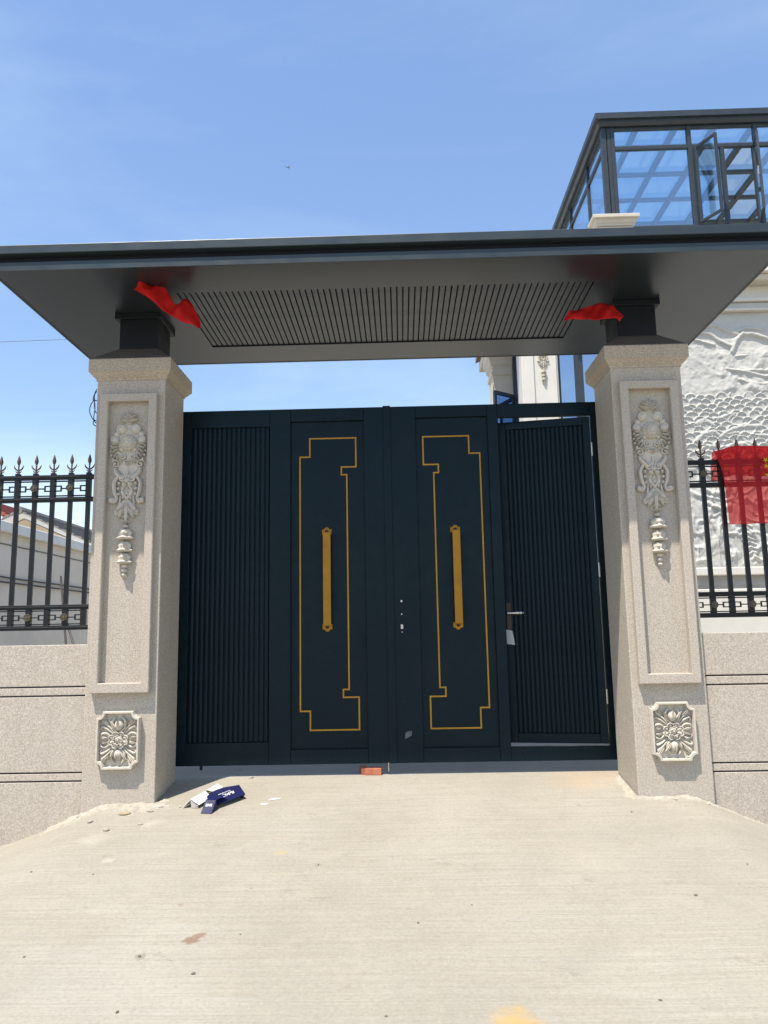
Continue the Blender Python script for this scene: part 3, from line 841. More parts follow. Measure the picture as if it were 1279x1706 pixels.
# ------------------------------------------------------------------ red cloths under the canopy
def ribbon(name, label, rows, thick=.0015):
    """rows: list of (upper point, lower point) along the length"""
    U = [a for a, b in rows]; L = [b for a, b in rows]
    def spl(P):
        q = cr([tuple(p) for p in P], 6); return [Vector(p) for p in q]
    U, L = spl(U), spl(L); mb = MB(); n = len(U); k = 9
    vs = []
    for i in range(n):
        for j in range(k):
            f = j/(k-1); p = U[i].lerp(L[i], f)
            w = math.sin(i*.55 + f*2.2)*.010 + math.sin(i*.23 - f*5)*.012 + mnoise.noise((i*.2, f*3, 1.7))*.018
            p = p + Vector((0, w, math.cos(i*.4 + f*3)*.004)); vs.append(p)
    mb.add(vs, [(i*k+j, i*k+j+1, (i+1)*k+j+1, (i+1)*k+j) for i in range(n-1) for j in range(k-1)])
    o = mb.build(name, M['red_cloth'], smooth=True, angle=180)
    md = o.modifiers.new('solid', 'SOLIDIFY'); md.thickness = thick
    return tag(o, label, 'cloth', 'red cloths tied under the canopy')
V = lambda a, b, Y: at(a, b, Y)
ribbon('red_cloth', 'long red cloth hanging crumpled above the left pillar', [
    (V(236,467,-1.085), V(222,480,-1.10)), (V(252,474,-1.02), V(240,492,-1.08)), (V(268,473,-.99), V(258,505,-1.06)),
    (V(284,495,-.96), V(270,516,-1.03)), (V(293,507,-.95), V(284,526,-1.02)), (V(304,500,-.92), V(298,532,-1.03)),
    (V(316,501,-.91), V(312,539,-1.02)), (V(327,520,-.93), V(324,544,-.99)), (V(335,540,-.95), V(331,546,-.97))])
ribbon('red_cloth', 'short red cloth fluttering in front of the right canopy post', [
    (V(950,517,-.73), V(938,533,-.80)), (V(965,514,-.70), V(952,532,-.78)), (V(980,511,-.68), V(970,533,-.76)),
    (V(994,507,-.665), V(985,533,-.76)), (V(1004,505,-.66), V(998,533,-.78)), (V(1015,508,-.67), V(1012,529,-.80)),
    (V(1029,514,-.68), V(1024,529,-.79)), (V(1039,526,-.70), V(1031,538,-.76))])

# ------------------------------------------------------------------ red flag over the right fence
def flag():
    Lt = [(1187,752), (1192,762), (1200,785), (1205,815), (1208,845), (1211,875)]
    rows, k = 26, 30
    base = [at(a, b, -.345) for a, b in Lt]
    edge = [Vector(p) for p in cr([tuple(p) for p in base], 6)]
    vs = []
    for i in range(rows):
        f = i/(rows-1); e = edge[min(len(edge)-1, round(f*(len(edge)-1)))]
        for j in range(k):
            s = j/(k-1); x = e.x + s*(3.42 - e.x)
            top = at(1187 + 92*min(1.0, s*1.6), 752 - 9*sm(0, .12, s) + 1*s, -.345).z; bot = at(1211, 875, -.345).z + .010*s
            z = e.z + sm(0, .25, s)*((top + (bot-top)*f) - e.z)
            fold = .030*math.sin(10*s + 1.2*f) * (.2 + f) + .010*math.sin(23*s + 3*f + 2*math.sin(3*s)) + .012*math.exp(-((s-.09)/.05)**2)*f
            sag = .010*math.sin(7*f + 5*s)*(1-f)*sm(0, .3, f)
            vs.append((x, -.352 - .006*f - abs(fold) - sag*.4, z))
    m = MB(); m.add(vs, [(i*k+j, i*k+j+1, (i+1)*k+j+1, (i+1)*k+j) for i in range(rows-1) for j in range(k-1)])
    # back flap folded over the top rail
    b0 = len(m.v); back = []
    for i in range(8):
        f = i/7
        for j in range(k):
            p = vs[j]; back.append((p[0], p[1] + .085*min(1, f*1.6) + .004*math.sin(j*.7)*f, p[2] + .004*math.sin(math.pi*min(1, f*2)) - .26*max(0, f-.1)))
    m.add(back, [(i*k+j, i*k+j+1, (i+1)*k+j+1, (i+1)*k+j) for i in range(7) for j in range(k-1)])
    o = m.build('red_flag', M['flag'], smooth=True, angle=180)
    tag(o, 'sheer red flag with yellow stars draped over the iron fence', 'flag')
    st = MB()
    def star(px, py, r, rot):
        c = at(px, py, -.40); ring = []
        for k_ in range(10):
            a = rot + math.pi*k_/5; q = r if k_ % 2 == 0 else r*.4
            ring.append((c.x + q*math.cos(a), -.392, c.z + q*math.sin(a)))
        st.loft([ring, [(x, y-.0015, z) for x, y, z in ring]])
    star(1290, 794, .080, .3); star(1276, 766, .026, .9); star(1277, 776, .024, .2)
    st.build('star', M['yellow'], o)
flag()

# ------------------------------------------------------------------ house behind the right pillar
HY = 4.5
def hx(px, py=640, Y=HY): return at(px, py, Y).x
def hz(px, py, Y=HY): return at(px, py, Y).z
house = thing('stone_house', 'cream stone house with carved white relief behind the right pillar', 'house', (6, 8, 0))
def hp(mb, name, mat, parent=None, **k):
    mb.v = [(a-6, b-8, c) for a, b, c in mb.v]
    o = mb.build(name, mat, house, **k)
    if parent: o.parent = parent
    return o
XL, XR, YB = 1.953, 12.0, 13.0
ztop = 6.25
rx0 = 3.98
# body (behind the facing pieces)
b = MB(); b.box(2.50, XR, HY+.25, YB, -.2, ztop); hp(b, 'wall', M['house'])
# front facing: pilaster, window, pier, relief
pl = MB(); px1 = hx(931, 640)
pl.box(XL, px1, HY, HY+.45, -.2, 5.80); hp(pl, 'pilaster', M['house_white'], bevel=.01)
pf = MB(); xa, xb = hx(890, 640), hx(925, 640)
for a, bb in ((XL+.03, xa), (xb, px1-.03)): pf.box(a, bb, HY-.03, HY+.001, 3.2, 5.7)
hp(pf, 'pilaster_moulding', M['house_white'], bevel=.006)
dp = place_drop(house, ((xa+xb)/2 - 6 - .01, HY - 8 - .002, hz(905, 640) + 1.30*.60), .60)
# tall front window
w0, w1 = px1 + .002, rx0 - .45
wf = MB(); zz0, zz1 = .9, 5.55
wf.box(w0, w0+.05, HY+.10, HY+.17, zz0, zz1).box(w1-.05, w1, HY+.10, HY+.17, zz0, zz1).box(w0+.05, w1-.05, HY+.10, HY+.17, zz1-.06, zz1).box(w0+.05, w1-.05, HY+.10, HY+.17, zz0, zz0+.06)
m1, m2 = hx(962), hx(975)
wf.box(m1, m2, HY+.08, HY+.18, zz0+.06, zz1-.06)
wo_ = hp(wf, 'window_frame', M['frame'], bevel=.004)
for a, bb in ((w0+.05, m1), (m2, w1-.05)):
    hp(MB().box(a, bb, HY+.125, HY+.135, zz0+.06, zz1-.06), 'pane', M['mirror_glass'], wo_)
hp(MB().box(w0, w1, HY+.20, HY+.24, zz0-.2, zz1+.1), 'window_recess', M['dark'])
sw = MB(); sw.box(w0, w1, HY+.002, HY+.248, -.2, zz0).box(w0, w1, HY+.002, HY+.248, zz1, 5.80).box(w1, rx0, HY-.02, HY+.249, -.2, 5.80); hp(sw, 'facing', M['house'])
# left side: recessed window strip and a pier with mouldings
so = MB(); y0_, y1_ = HY+.452, 5.86
so.box(XL+.22, 2.498, y0_, 7.2, -.2, 5.80); hp(so, 'side_wall', M['house'])
sf = MB(); xw = XL + .10
for ya, yb in ((y0_, y0_+.07), ((y0_+y1_)/2-.04, (y0_+y1_)/2+.04), (y1_-.09, y1_-.002)): sf.box(xw-.03, xw+.05, ya, yb, .9, 5.62)
sf.box(xw-.03, xw+.05, y0_, y1_-.002, 5.62, 5.70).box(xw-.028, xw+.048, y0_+.07, y1_-.09, 4.70, 4.76)
sfo = hp(sf, 'window_frame', M['frame'])
hp(MB().box(xw, xw+.01, y0_+.07, y1_-.09, .9, 5.62), 'pane', M['mirror_glass'], sfo)
# open casement on the side window
cs = MB(); hy_, ang = y1_-.10, math.radians(52)
def rot(x, y): return (xw-.03 - x*math.sin(ang), hy_ - x*math.cos(ang)), 
def pt(r, off): return (xw-.035 - r*math.sin(ang) + off*math.cos(ang), hy_ - r*math.cos(ang) - off*math.sin(ang))
def swing(r0, r1, z0, z1, o0=-.02, o1=.02):
    P = [pt(r0, o0), pt(r1, o0), pt(r1, o1), pt(r0, o1)]
    return [(x, y, z0) for x, y in P] + [(x, y, z1) for x, y in P]
for r0, r1, z0, z1 in ((0, .05, 3.5, 4.96), (.42, .47, 3.5, 4.96), (.05, .42, 4.90, 4.96), (.05, .42, 3.5, 3.56)): cs.hexa(swing(r0, r1, z0, z1))
cso = hp(cs, 'open_casement', M['frame'])
hp(MB().hexa(swing(.05, .42, 3.56, 4.90, -.004, .004)), 'pane', M['mirror_glass'], cso)
cp = MB(); yc = 5.88; ca, cbx = 1.70, 1.945
def rg(e, z): return [(ca-e, yc-e, z), (cbx+.28+e, yc-e, z), (cbx+.28+e, yc+.5+e, z), (ca-e, yc+.5+e, z)]
cp.loft([rg(0, -.2), rg(0, 5.34), rg(.03, 5.36), rg(.03, 5.42), rg(.015, 5.43), rg(.015, 5.50), rg(.05, 5.54), rg(.05, 5.60), rg(.09, 5.66), rg(.09, 5.80)])
hp(cp, 'corner_pier', M['house'], smooth=True, angle=20)
MB()
mo = MB(); mo.box(ca-.03, ca, yc-.03, yc+.2, -.2, 5.2); hp(mo, 'pier_moulding', M['house'], bevel=.008)
# eave along the left side with tile ends
ev = MB(); ev.hexa([(1.60, HY-.05, 5.81), (XL+.6, HY-.05, 5.81), (XL+.6, 7.05, 5.81), (1.60, 7.05, 5.81), (1.60, HY-.05, 5.97), (XL+.6, HY-.05, 6.24), (XL+.6, 7.05, 6.24), (1.60, 7.05, 5.97)])
hp(ev, 'eave', M['house'], bevel=.01)
tb = MB().lathe([(.052, 0), (.052, .62)], (0, 0, 0), 'x', 10)
tb.v = [(x, y, z + x*.44) for x, y, z in tb.v]
t0 = tb.build('roof_tile', M['tile_grey'], house, smooth=True)
for i in range(19):
    o = t0 if i == 0 else share(t0, 'roof_tile', house); o.location = (1.53-6, 4.56+.13*i-8, 5.985)
# cornice over the relief, stepping out
cz = [(.34, 6.41, 6.275), (.27, 6.273, 6.20)]
c1 = MB(); c1.box(XL+.602, XR, HY-.34, HY+.6, 6.262, 6.41); hp(c1, 'cornice', M['house_white'], bevel=.01)
c2 = MB(); c2.box(XL+.602, XR, HY-.26, HY+.3, 6.165, 6.26); hp(c2, 'cornice_step', M['house'], bevel=.012)
c3 = MB(); c3.box(XL+.602, XR, HY-.03, HY+.26, 5.962, 6.163); hp(c3, 'frieze', M['house_white'])
c4 = MB(); c4.box(rx0, XR, HY-.10, HY+.26, 5.905, 5.960); hp(c4, 'upper_moulding', M['house_white'], bevel=.008)
c5 = MB(); c5.box(rx0, XR, HY-.055, HY+.26, 5.80, 5.903); hp(c5, 'lower_moulding', M['relief'], bevel=.015)
c6 = MB(); c6.box(rx0, XR, HY-.10, HY+.26, 5.765, 5.798); hp(c6, 'bead_moulding', M['house_white'], bevel=.008)
# base below the relief
zb = [hz(1160, p) for p in (947, 960, 969, 983, 1022)]
hp(MB().box(rx0, XR, HY-.13, HY+.26, zb[1], zb[0]), 'base_moulding', M['house_white'], bevel=.012)
hp(MB().box(rx0, XR, HY-.04, HY+.26, zb[3]+.05, zb[1]-.002), 'base_band', M['plinth'])
hp(MB().box(rx0, XR, HY-.03, HY+.26, zb[3], zb[3]+.048), 'base_shelf', M['plinth'])
hp(MB().box(rx0, XR, HY-.22, HY+.26, -.2, zb[3]-.002), 'plinth', M['house_white'], bevel=.01)

# carved relief: one sculpted sheet
def seg_d(X, Y, pts):
    best = np.full(X.shape, 1e9)
    for (x0, y0), (x1, y1) in zip(pts[:-1], pts[1:]):
        dx, dy = x1-x0, y1-y0; tt = np.clip(((X-x0)*dx + (Y-y0)*dy)/(dx*dx+dy*dy+1e-9), 0, 1)
        best = np.minimum(best, np.hypot(X-x0-tt*dx, Y-y0-tt*dy))
    return best
def vnoise(X, Y, seed):
    r = np.random.default_rng(seed); G = r.random((64, 64)); xi = np.floor(X).astype(int); yi = np.floor(Y).astype(int)
    fx, fy = X-xi, Y-yi; fx = fx*fx*(3-2*fx); fy = fy*fy*(3-2*fy); g = lambda a, b: G[a % 64, b % 64]
    return (g(xi, yi)*(1-fx)+g(xi+1, yi)*fx)*(1-fy) + (g(xi, yi+1)*(1-fx)+g(xi+1, yi+1)*fx)*fy
def fbm(X, Y, seed, o=4): return sum(vnoise(X*2**k, Y*2**k, seed+k)/2**(k+1) for k in range(o))
def relief():
    xs = np.linspace(rx0, 7.6, 330); zs = np.linspace(zb[0]+.002, 5.763, 330)
    Xw, Zw = np.meshgrid(xs, zs)
    # picture-like drawing coordinates for the carving (s right, t down), 1 unit = 8.4 mm
    S = 1135 + (Xw - at(1135, 660, HY).x) / .0087
    T = 660 - (Zw - at(1190, 660, HY).z) / .00905
    Sx = S + (T - 660)*-.085 + 10*(fbm(S/30, T/30, 3)-.5)
    Ty = T + 8*(fbm(S/26+9, T/26, 8)-.5)
    h = .018*fbm(S/45, T/45, 20, 2) + .003*fbm(S/9, T/9, 25)
    win = lambda a, b, soft, v: np.clip((v-a)/soft, 0, 1)*np.clip((b-v)/soft, 0, 1)
    # misty mountains
    mt = win(580, 664, 10, T)
    ridge = lambda a, b, sd, o: (1-np.abs(2*fbm(a, b, sd, o)-1))
    q1 = ridge((Sx-.5*T)/36, (T+.3*S)/44, 33, 3); q2 = ridge((Sx+.6*T)/22, T/40, 47, 3)
    h += mt*(0.055*np.clip(q1-.62, 0, 1)**1.3*2 + .03*np.clip(q2-.68, 0, 1)*2)*np.clip((S-1172)/30, .2, 1)
    for cx_, cy_, w_, hh in ((1220, 640, 15, 30), (1253, 644, 12, 20), (1292, 632, 18, 36), (1330, 638, 22, 38)):
        wv = 5*(fbm(S/6, T/9, cx_, 3)-.5)
        tri = np.clip(1.1-np.abs(Sx+wv-cx_)/w_/np.clip((Ty-(cy_-hh*.6))/hh+.02, .02, 2), 0, 1)*win(cy_-hh*.6, cy_+hh*.5, 6, Ty)
        h += .034*tri*(.75+.5*ridge(Sx/7, T/16, 60, 2))
    # overlapping scale-shaped pine clumps
    H = np.zeros_like(S); jj = 0
    for j in range(15):
        cy_ = 662 + j*7.8
        for i in range(-3, 26):
            r = np.random.default_rng(j*100+i+50)
            cx_ = 1128 + i*18.5 + (9.2 if j % 2 else 0) + r.uniform(-3, 3) - .09*(cy_-660)*-1; c_y = cy_ + r.uniform(-2.2, 2.2) + 5*math.sin(i*.7)
            rx_, ry_ = 10.4 + r.uniform(-1.2, 1.6), 9.2
            q = np.hypot((S-cx_)/rx_, (T-c_y)/ry_); ins = q < 1
            prof = .016 + .030*np.exp(-((q-.90)/.085)**2)*np.clip((c_y-T)/ry_+.55, 0, 1) - .020*np.clip(1-q, 0, 1)*np.clip((T-c_y)/ry_+1, 0, 2)*.5
            H = np.where(ins, prof, H)
    m_s = win(652, 772, 6, T + 6*(fbm(S/22, T/22, 70)-.5)*2)
    h = h*(1-m_s) + (h*.1 + H + .012)*m_s
    def branch(pts, r, k):
        nonlocal h
        r = r*.72; d = seg_d(Sx, Ty, pts); h = np.maximum(h, .62*k*np.sqrt(np.clip(1-(d/r)**2, 0, 1)) + .012*(d < r))
    for pts, r, k in (
        ([(1165,556),(1178,549),(1196,553),(1214,566),(1232,574)], 4.5, .075), ([(1172,562),(1188,566),(1204,572)], 3, .05),
        ([(1184,543),(1208,540),(1228,548),(1246,556)], 5, .07), ([(1232,584),(1240,566),(1256,555),(1278,558),(1310,572)], 5.5, .085),
        ([(1242,552),(1262,545),(1290,548)], 4, .06), ([(1238,592),(1262,590),(1300,594)], 2.5, .04),
        ([(1218,616),(1250,622),(1300,630)], 4, .085), ([(1246,619),(1275,617),(1310,622)], 3, .075), ([(1235,634),(1262,640),(1300,640)], 3, .06),
        ([(1144,736),(1156,722),(1176,718),(1184,724)], 5, .07), ([(1150,706),(1162,700),(1178,708)], 6, .06),
        ([(1186,728),(1206,716),(1232,712),(1258,711)], 4.5, .07), ([(1188,752),(1206,742),(1224,740),(1240,750)], 4, .065),
        ([(1196,724),(1216,722),(1228,738)], 3.5, .055), ([(1246,730),(1280,728),(1310,735)], 4, .07), ([(1178,698),(1200,694),(1218,692)], 3.2, .06),
        ([(1146,752),(1160,742),(1182,746)], 5, .06), ([(1150,770),(1170,764),(1196,768)], 4, .05),
        ([(1148,812),(1160,822),(1176,818),(1184,808)], 5, .06), ([(1150,838),(1166,846),(1182,840)], 5, .055), ([(1186,800),(1192,822),(1200,806)], 4, .06),
        ([(1200,838),(1212,830),(1228,842),(1240,836)], 4, .055), ([(1150,868),(1158,900),(1170,926),(1160,944)], 6, .06), ([(1168,880),(1180,912),(1172,938)], 4, .045),
        ([(1214,886),(1224,908),(1240,922),(1262,918)], 5, .06), ([(1240,870),(1252,892),(1246,916)], 6, .065), ([(1256,868),(1266,890),(1280,884)], 4, .05),
        ([(1250,936),(1262,922),(1276,934),(1262,946)], 4, .05), ([(1280,800),(1300,850),(1290,900)], 8, .06)): branch(pts, r, k)
    for k in range(9):       # mane and tail strands
        branch([(1188 + k*2, 872 + k*8), (1200 + k, 868 + k*8), (1214, 876 + k*7.5)], 2.1, .045)
    low = win(772, 944, 8, T)
    c1_ = np.sin(15*fbm(S/52, T/46, 90, 2)); c2_ = np.sin(17*fbm(S/34+7, T/50, 130, 2))
    h += low*(.040*np.clip(1-np.abs(c1_)*1.6, 0, 1) + .028*np.clip(1-np.abs(c2_)*2.2, 0, 1) + .020*np.clip(c1_, 0, 1) + .004*fbm(S/8, T/8, 95))
    ed = np.minimum(np.minimum(Xw-rx0, 7.6-Xw), np.minimum(Zw-zs[0], zs[-1]-Zw)); h += .016*np.clip(ridge(Sx/13, T/13, 160, 3)-.6, 0, 1)*2*(1-.8*m_s)
    h *= .66*np.clip(ed/.05, 0, 1)
    m = MB(); n = 330
    Yv = HY - .004 - h
    m.v = [(float(x), float(y), float(z)) for x, y, z in zip(Xw.ravel(), Yv.ravel(), Zw.ravel())]
    m.f = [(j*n+i, j*n+i+1, (j+1)*n+i+1, (j+1)*n+i) for j in range(n-1) for i in range(n-1)]
    # returns so that the panel has thickness
    m.v = list(m.v); k0 = len(m.v)
    m.box(rx0+.001, 7.599, HY+.0, HY+.26, zs[0], zs[-1])
    r = hp(m, 'carved_relief', M['relief'], smooth=True, angle=75)
    r['label'] = 'white relief of pines, mountains and figures'
relief()
hp(MB().box(7.6, XR, HY-.02, HY+.26, zb[0]+.002, 5.763), 'facing', M['house'])

# terrace pier in front of the sunroom
tp = thing('terrace_pier', 'cream capped pier on the roof edge below the sunroom corner', 'pier', (3.4, 4.36, 6.41))
def rr(e, z): return [(-.26-e, -.16-e, z), (.26+e, -.16-e, z), (.26+e, .05+e*.4, z), (-.26-e, .05+e*.4, z)]
MB().loft([rr(0, -.045), rr(0, .60)]).build('shaft', M['house'], tp, bevel=.01)
MB().loft([rr(.004, .60), rr(.018, .60), rr(.018, .635), rr(.030, .637), rr(.048, .675), rr(.048, .695), rr(.080, .700), rr(.085, .705), rr(.085, .752), rr(.078, .758)]).build('cap', M['house'], tp, bevel=.002)
tp.location.z += .045

# ------------------------------------------------------------------ glass sunroom on the roof
sr = thing('glass_sunroom', 'blue glass sunroom with two open casements on the house roof', 'sunroom', (3.37, HY, 6.41))
def sp(mb, name, mat, parent=None, **k):
    mb.v = [(a-3.37, b-HY, c-6.41) for a, b, c in mb.v]; o = mb.build(name, mat, sr, **k)
    if parent: o.parent = parent
    return o
SX0, SX1, SY1 = 3.37, 9.6, 10.6
z_s, z_t, z_h = 7.19, 8.53, 8.88
mull = [3.545, 4.735, 5.765, 6.90, 8.05, 9.2]
sp(MB().box(SX0, SX0+.075, HY, HY+.10, 6.412, z_h).box(SX0+.085, SX0+.145, HY+.005, HY+.10, 6.412, z_h), 'corner_post', M['frame'], bevel=.005)
for i, x in enumerate(mull):
    sp(MB().box(x-.03, x+.03, HY, HY+.08, 6.412, z_h), 'mullion', M['frame'], bevel=.004)
for i in range(len(mull) - 1):
    a, bq = mull[i]+.03, mull[i+1]-.03
    for za, zc in ((z_s-.045, z_s+.025), (z_t-.03, z_t+.03), (z_h-.04, z_h), (6.412, 6.47)):
        sp(MB().box(a, bq, HY+.008, HY+.072, za, zc), 'rail', M['frame'], bevel=.004)
    sp(MB().box(a, bq, HY+.035, HY+.045, z_t+.03, z_h-.04), 'pane', M['glass'])
    sp(MB().box(a, bq, HY+.035, HY+.045, 6.47, z_s-.045), 'pane', M['glass'])
    if i != 1: sp(MB().box(a, bq, HY+.035, HY+.045, z_s+.025, z_t-.03), 'pane', M['glass'])
    else:
        mid = (a+bq)/2 - .02
        sp(MB().box(mid-.03, mid+.03, HY+.01, HY+.07, z_s+.025, z_t-.03).box(a, a+.035, HY+.01, HY+.07, z_s+.025, z_t-.03).box(bq-.035, bq, HY+.01, HY+.07, z_s+.025, z_t-.03), 'casement_jamb', M['frame'])
        for hx_, s_, an in ((a+.03, 1, 62), (bq-.03, -1, 72)):
            an = math.radians(an); Wc = mid-.03-a-.03
            def q(r, off): return (hx_ + s_*(r*math.cos(an)) + s_*off*math.sin(an), HY - .01 - r*math.sin(an) + off*math.cos(an))
            def bx(r0, r1, z0, z1, o0=-.018, o1=.018):
                P = [q(r0, o0), q(r1, o0), q(r1, o1), q(r0, o1)]; return [(x, y, z0) for x, y in P] + [(x, y, z1) for x, y in P]
            z0, z1 = z_s+.03, z_t-.035; f = MB()
            for w_ in ((0, .04, z0, z1), (Wc-.04, Wc, z0, z1), (.04, Wc-.04, z0, z0+.04), (.04, Wc-.04, z1-.04, z1)): f.hexa(bx(*w_))
            fo = sp(f, 'casement', M['frame'], bevel=.003)
            sp(MB().hexa(bx(.04, Wc-.04, z0+.04, z1-.04, -.005, .005)), 'pane', M['glass'], fo)
            hl = MB().hexa(bx(Wc-.028, Wc-.012, (z0+z1)/2-.08, (z0+z1)/2+.06, .018, .035)); sp(hl, 'handle', M['steel'], fo)
# left side
ys = [HY+.10, 5.55, 6.85, 8.15, 9.45, SY1]
for i in range(len(ys)-1):
    a, bq = ys[i], ys[i+1]
    f = MB().box(SX0+.005, SX0+.065, bq-.05, bq, 6.412, z_h).box(SX0+.01, SX0+.06, a, bq-.05, z_s-.03, z_s+.03).box(SX0+.01, SX0+.06, a, bq-.05, z_t-.03, z_t+.03).box(SX0+.01, SX0+.06, a, bq-.05, z_h-.04, z_h)
    sp(f, 'side_frame', M['frame'])
    for z0, z1 in ((6.42, z_s-.03), (z_s+.03, z_t-.03), (z_t+.03, z_h-.04)):
        sp(MB().box(SX0+.03, SX0+.04, a, bq-.05, z0, z1), 'side_pane', M['glass'])
# roof: eave band, rafters, purlins, glass sheets
e = MB(); ov = .14
R4 = lambda e_, z: [(SX0-e_, HY-e_, z), (SX1+e_, HY-e_, z), (SX1+e_, SY1+e_, z), (SX0-e_, SY1+e_, z)]
e.loft([R4(-.10, z_h+.002), R4(.03, z_h+.002), R4(.06, z_h+.05), R4(.06, z_h+.085), R4(.10, z_h+.095), R4(.10, z_h+.19), R4(.085, z_h+.20), R4(-.10, z_h+.20)], False)
sp(e, 'eave_gutter', M['frame'], smooth=True, angle=25)
zr = z_h + .06
x = SX0 + .10; rf = []
for i in range(11):
    xx = SX0 + .62 + .62*i
    if xx < SX1: rf.append(xx); sp(MB().box(xx-.035, xx+.035, HY+.1, SY1-.1, zr, zr+.09), 'rafter', M['frame'])
pys = [HY+.1, 5.20, 5.98, 6.80, 7.65, 8.5, 9.4, SY1-.1]
for y in pys[1:-1]: sp(MB().box(SX0+.1, SX1, y-.03, y+.03, zr+.015, zr+.075), 'purlin', M['frame'])
for i in range(len(pys)-1): sp(MB().box(SX0+.09, SX1, pys[i], pys[i+1]-.001, zr+.092, zr+.10), 'roof_pane', M['roof_glass'])
sp(MB().box(SX0, SX1, SY1-.05, SY1+.15, 6.412, z_h), 'back_wall', M['house'])
sp(MB().hexa([(5.62, 5.7, 6.412), (8.2, 5.7, 6.412), (8.2, 5.85, 6.412), (5.62, 5.85, 6.412), (5.62, 5.7, 7.55), (8.2, 5.7, 8.7), (8.2, 5.85, 8.7), (5.62, 5.85, 7.55)]), 'inner_wall', M['taupe'])
sp(MB().box(SX0+.08, SX1, HY+.61, SY1-.06, 6.40, 6.411), 'floor', M['plinth']) if False else None

# ------------------------------------------------------------------ neighbour's house on the left
WX = -5.5
nb = thing('neighbour_house', 'grey plastered neighbour house with white eave band behind the left fence', 'house', (WX-3, 12, 0))
def npart(mb, name, mat, parent=None, **k):
    mb.v = [(a-WX+3, b-12, c) for a, b, c in mb.v]; o = mb.build(name, mat, parent or nb, **k); return o
npart(MB().box(WX-6, WX, 2.2, 22, -.2, 2.60), 'wall', M['wall_grey'])
npart(MB().hexa([(WX-6, 2.1, 2.602), (WX+.10, 2.1, 2.602), (WX+.10, 22.1, 2.602), (WX-6, 22.1, 2.602), (WX-6, 2.1, 2.77), (WX+.06, 2.1, 2.76), (WX+.06, 22.1, 2.76), (WX-6, 22.1, 2.77)]), 'eave_band', M['white'], bevel=.01)
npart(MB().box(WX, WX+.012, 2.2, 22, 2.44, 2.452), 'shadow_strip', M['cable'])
npart(MB().tube([(WX+.03, 2.6+.8*i, 2.02-.012*i - .02*math.sin(i*.9)) for i in range(20)], .012, 6, Vector((0,0,1))), 'wall_cable', M['cable'])
npart(MB().tube([(WX+.03, 2.6+.8*i, 1.93-.006*i - .012*math.sin(i*.7+1)) for i in range(20)], .012, 6, Vector((0,0,1))), 'wall_cable', M['cable'])
# gabled house beyond
gy0 = 10.0
pk, en = at(42, 856, gy0), at(160, 908, gy0)
gh = thing('gabled_house', 'beige gabled house with grey tiled roof far behind the left fence', 'house', (pk.x, gy0+4, 0))
def gp(mb, name, mat, parent=None, **k):
    mb.v = [(a-pk.x, b-gy0-4, c) for a, b, c in mb.v]; return mb.build(name, mat, parent or gh, **k)
ex, ez = en.x - pk.x + .5, pk.z - en.z + .5*(pk.z-en.z)/(en.x-pk.x)
w = MB(); fr = [(-ex+.25, -.2), (ex-.25, -.2), (ex-.25, pk.z-ez-.02), (0, pk.z-.12), (-ex+.25, pk.z-ez-.02)]
w.loft([[(pk.x+u, gy0, v) for u, v in fr], [(pk.x+u, gy0+8, v) for u, v in fr]]); gp(w, 'wall', M['wall_beige'])
for s_ in (-1, 1):
    sl = MB(); P = [(0, pk.z-.09), (s_*ex, pk.z-ez-.09), (s_*ex, pk.z-ez), (0, pk.z)]
    sl.loft([[(pk.x+u, gy0-.25, v) for u, v in P], [(pk.x+u, gy0+8.2, v) for u, v in P]]); rp = gp(sl, 'roof_slope', M['white'])
    nt = 12
    for k in range(nt):
        f0, f1 = k/nt, (k+1)/nt
        tt = MB(); q = [(s_*ex*f0, pk.z-ez*f0+.022), (s_*ex*f1*1.004, pk.z-ez*f1+.055), (s_*ex*f1*1.004, pk.z-ez*f1+.004), (s_*ex*f0, pk.z-ez*f0+.002)]
        tt.loft([[(pk.x+u, gy0-.30, v) for u, v in q], [(pk.x+u, gy0+8.2, v) for u, v in q]]); gp(tt, 'tile_course', M['tile_grey'], rp)
gp(MB().tube([(pk.x, gy0-.32, pk.z+.04), (pk.x, gy0+8.2, pk.z+.04)], .09, 8, Vector((0,0,1))), 'ridge_tile', M['tile_grey'], smooth=True)
# red tiled roof at the far left
ra, rb2 = at(-40, 838, 12.5), at(26, 864, 12.5)
rh = thing('red_roof_house', 'house with red tiled roof at the far left edge', 'house', (ra.x, 14, 0))
def rp_(mb, name, mat): mb.v = [(a-ra.x, b-14, c) for a, b, c in mb.v]; return mb.build(name, mat, rh)
rp_(MB().box(ra.x-5, rb2.x-.25, 12.6, 18, -.2, rb2.z-.02), 'wall', M['wall_grey'])
nt = 8; X0r = ra.x-2.0; Z0r = ra.z + 2.0*(ra.z-rb2.z)/(rb2.x-ra.x)
for k in range(nt*2):
    f0, f1 = k/(nt*2), (k+1)/(nt*2); lx_ = lambda f: X0r + (rb2.x-X0r)*f; lz = lambda f: Z0r + (rb2.z-Z0r)*f
    m = MB(); q = [(lx_(f0), lz(f0)+.02), (lx_(f1)+.01, lz(f1)+.06), (lx_(f1)+.01, lz(f1)-.02), (lx_(f0), lz(f0)-.08)]
    m.loft([[(u, 12.3, v) for u, v in q], [(u, 18.2, v) for u, v in q]]); rp_(m, 'tile_course', M['tile_red'])
